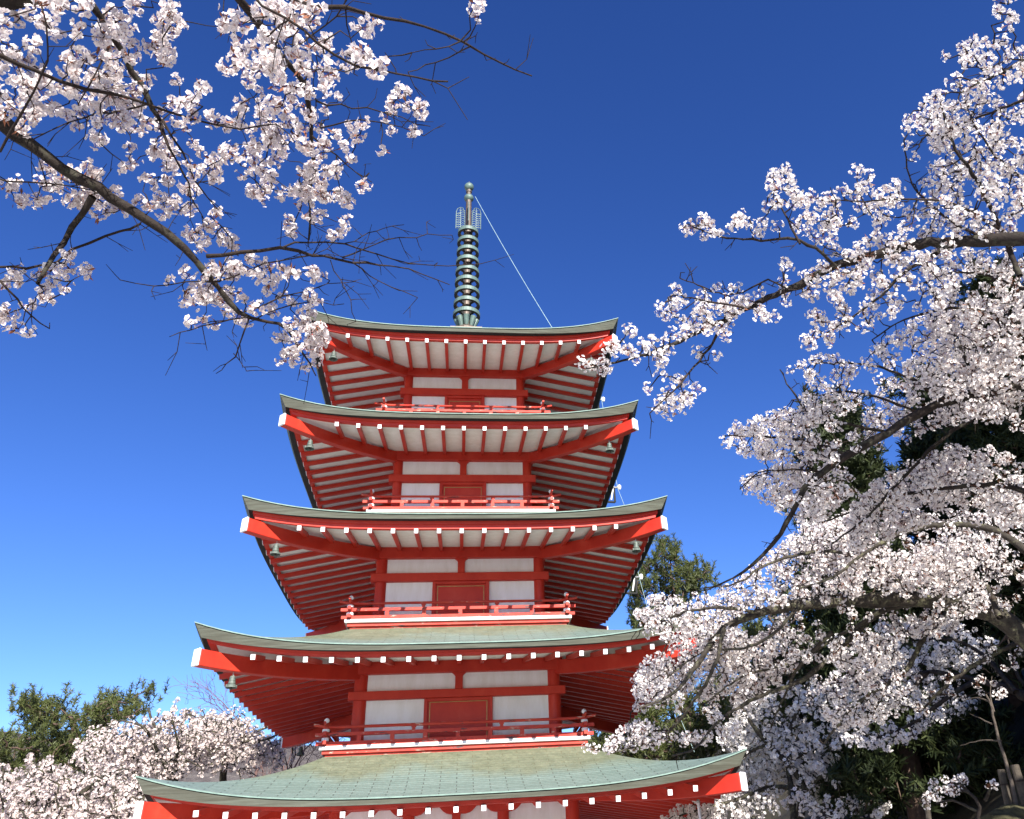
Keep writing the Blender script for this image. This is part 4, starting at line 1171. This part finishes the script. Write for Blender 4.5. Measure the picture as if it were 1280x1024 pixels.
def bare_tree(label, uv, dist, h, seed, spread=0.5, group='leafless trees behind the pagoda'):
    r = np.random.default_rng(seed); tp = at(*uv, dist); b = np.array([tp[0], tp[1], ground_z(tp[0], tp[1]) - 0.2])
    root = empty('bare_tree', tuple(b)); tag(root, label, 'bare tree', group)
    tb = Tubes(); tw = Tubes(); H = (tp[2] - b[2]) * 0.66

    def rec(p, d, L, rad, lev):
        m1 = p + d * L * 0.5 + r.normal(size=3) * L * 0.06; e = p + d * L + r.normal(size=3) * L * 0.08
        (tb if lev < 2 else tw).add([p, m1, e], rad, rad * 0.7, 6 if lev < 2 else 3)
        if lev >= 6: return
        for k in range(3):
            d2 = d + r.normal(size=3) * spread; d2[2] += 0.12; d2 /= np.linalg.norm(d2)
            rec(e if k else m1, d2, L * r.uniform(0.60, 0.82), max(0.0065, rad * 0.56), lev + 1)
    rec(np.zeros(3), np.array([0.02, 0, 1.0]), H * 0.42, 0.13, 0)
    tb.build('trunk', REDTWIG, root); tw.build('twigs', REDTWIG, root)


bare_tree('leafless reddish tree showing left of the third roof', (352, 745), 33, 8, 81)
bare_tree('leafless tree behind the second roof and the left cherries', (300, 868), 31, 6, 82)

# --- small things on the dark slope at the lower right
STAKEWOOD = make_bark('weathered_stake_wood', (0.075, 0.062, 0.048), None, 14)


def on_slope(u, v, dmax=40):
    d = 6.0
    while d < dmax:
        p = at(u, v, d)
        if p[2] < ground_z(p[0], p[1]): break
        d += 0.1
    return p, d


def stake(label, top_uv, bot_uv, dist, w):
    a, b = at(*bot_uv, dist), at(*top_uv, dist); rad = w / 2 / F * dist
    root = empty('wooden_stake', tuple(a)); tag(root, label, 'stake', 'stakes on the lower right slope')
    m_ = MB(); d = Vector(b - a); m_.tube([Vector((0, 0, 0)) - d * 0.8, d * 0.1, d * 0.55, d * 0.985, d], [rad, rad * 1.04, rad, rad * 0.97, rad * 0.86], 12)
    m_.build('post', STAKEWOOD, root)
    m_ = MB(); m_.tube([d * 0.60, d * 0.64], [rad * 1.06, rad * 1.06], 12); m_.build('rope_band', TWIG, root)


stake('pale cut wooden stake rightmost on the dark slope', (1268, 956), (1284, 1010), 9.0, 9)
stake('brown wooden stake left of the thin bare sapling', (1251, 962), (1262, 1012), 9.2, 8)
stake('short wooden stake beside the lowest blossom spray', (1157, 990), (1162, 1030), 9.6, 6)

r = np.random.default_rng(91); p0 = at(1272, 1012, 8.8)
root = empty('sapling', tuple(p0)); tag(root, 'thin bare sapling leaning up across the dark slope', 'sapling')
tb = Tubes()
pp = smooth_path([at(u, v, 8.8) for u, v in ((1278, 1040), (1266, 985), (1255, 945), (1246, 915), (1240, 885), (1232, 868))], 0.05, 0.003, r) - p0
tb.add(pp, 0.022, 0.008, 8)
for q in ([(1240, 905), (1225, 898), (1212, 892)], [(1243, 890), (1238, 870), (1240, 845)], [(1238, 878), (1222, 872), (1205, 876)], [(1252, 926), (1225, 926), (1200, 932)]):
    tb.add(smooth_path([at(u, v, 8.8 + 0.1 * k) for k, (u, v) in enumerate(q)], 0.05, 0.002, r) - p0, 0.008, 0.002, 5)
tb.build('trunk', PALETWIG, root)

rS = np.random.default_rng(95)
SP = [limb(q, 8.4, 8.3, 4, 1.5, 0.1, rS) for q in ([(1215, 1040), (1225, 1010), (1210, 990), (1180, 985), (1150, 1000)], [(1225, 1015), (1190, 1000), (1170, 1005)], [(1232, 1000), (1240, 985), (1250, 982)], [(1210, 990), (1200, 980), (1190, 984)])]
TS = blob(rS, 1195, 982, 40, 12, 16, 8.2, 8.5) + blob(rS, 1165, 1000, 16, 8, 6, 8.2, 8.5) + blob(rS, 1243, 980, 8, 6, 3, 8.2, 8.4)
bS = at(1215, 1060, 8.4)
cherry('little cherry shoot with a low spray of blossom in the lower right corner', bS, SP, None, TS, rS, MID_T, [PETAL, HEART, CALYX], (0.6, 0.9), BARK, (), twig_rad=(0.004, 0.002), spur=False, merge=True)

rF = np.random.default_rng(45)
FL = [limb(q, 14.5, 14.8, w, 2, 0.5, rF) for q, w in (([(1330, 900), (1270, 865), (1220, 850), (1160, 840), (1110, 850)], 12), ([(1220, 850), (1180, 875), (1140, 905), (1090, 925)], 6), ([(1270, 865), (1230, 820), (1190, 800), (1140, 800)], 6), ([(1160, 840), (1120, 880), (1080, 890)], 5), ([(1300, 880), (1270, 840), (1260, 800)], 5))]
TF = region(rF, [(1030, 800), (1100, 780), (1180, 775), (1250, 800), (1215, 840), (1205, 870), (1190, 890), (1170, 900), (1120, 935), (1060, 930), (1040, 890)], 520, 13.8, 16, 0.9, 0.9)
bF = np.array([11.8, -9.2, 0.0]); bF[2] = ground_z(bF[0], bF[1]) - 0.2
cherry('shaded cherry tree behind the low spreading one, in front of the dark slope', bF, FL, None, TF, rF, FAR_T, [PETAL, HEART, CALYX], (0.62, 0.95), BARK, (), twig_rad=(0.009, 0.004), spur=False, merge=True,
       trunk=[([bF, bF + [-0.1, 0, 0.8], FL[0][0][0]], 0.2, 0.1)])

MOSSROCK = simple('mossy_rock', (0.06, 0.055, 0.03), 0.95, 0.1, 0, 0.5, 12)
pb = at(1266, 1032, 8.7); bm = bmesh.new(); bmesh.ops.create_icosphere(bm, subdivisions=4, radius=1.0)
for v in bm.verts:
    k = 1 + 0.22 * noise.noise(v.co * 1.7) + 0.08 * noise.noise(v.co * 5); v.co = Vector((v.co.x * 0.26 * k, v.co.y * 0.24 * k, v.co.z * 0.15 * k))
me = bpy.data.meshes.new('boulder'); bm.to_mesh(me); me.materials.append(MOSSROCK)
o = bpy.data.objects.new('boulder', me); COL.objects.link(o); o.location = pb; tag(o, 'mossy brown boulder in the lower right corner', 'boulder')

# white post beside the lowest roof end
pw = at(873, 1004, 16.5); wpz = ground_z(pw[0], pw[1])
root = empty('white_post', (pw[0], pw[1], wpz)); tag(root, 'thin white post under the right end of the lowest roof', 'post')
m_ = MB(); m_.lathe([(0.025, -0.2), (0.025, pw[2] - wpz)], sides=10); m_.build('pole', CAP, root)
m_ = MB(); m_.lathe([(0.032, pw[2] - wpz), (0.034, pw[2] - wpz + 0.03), (0.02, pw[2] - wpz + 0.06)], sides=10); m_.build('cap', STEEL, root)
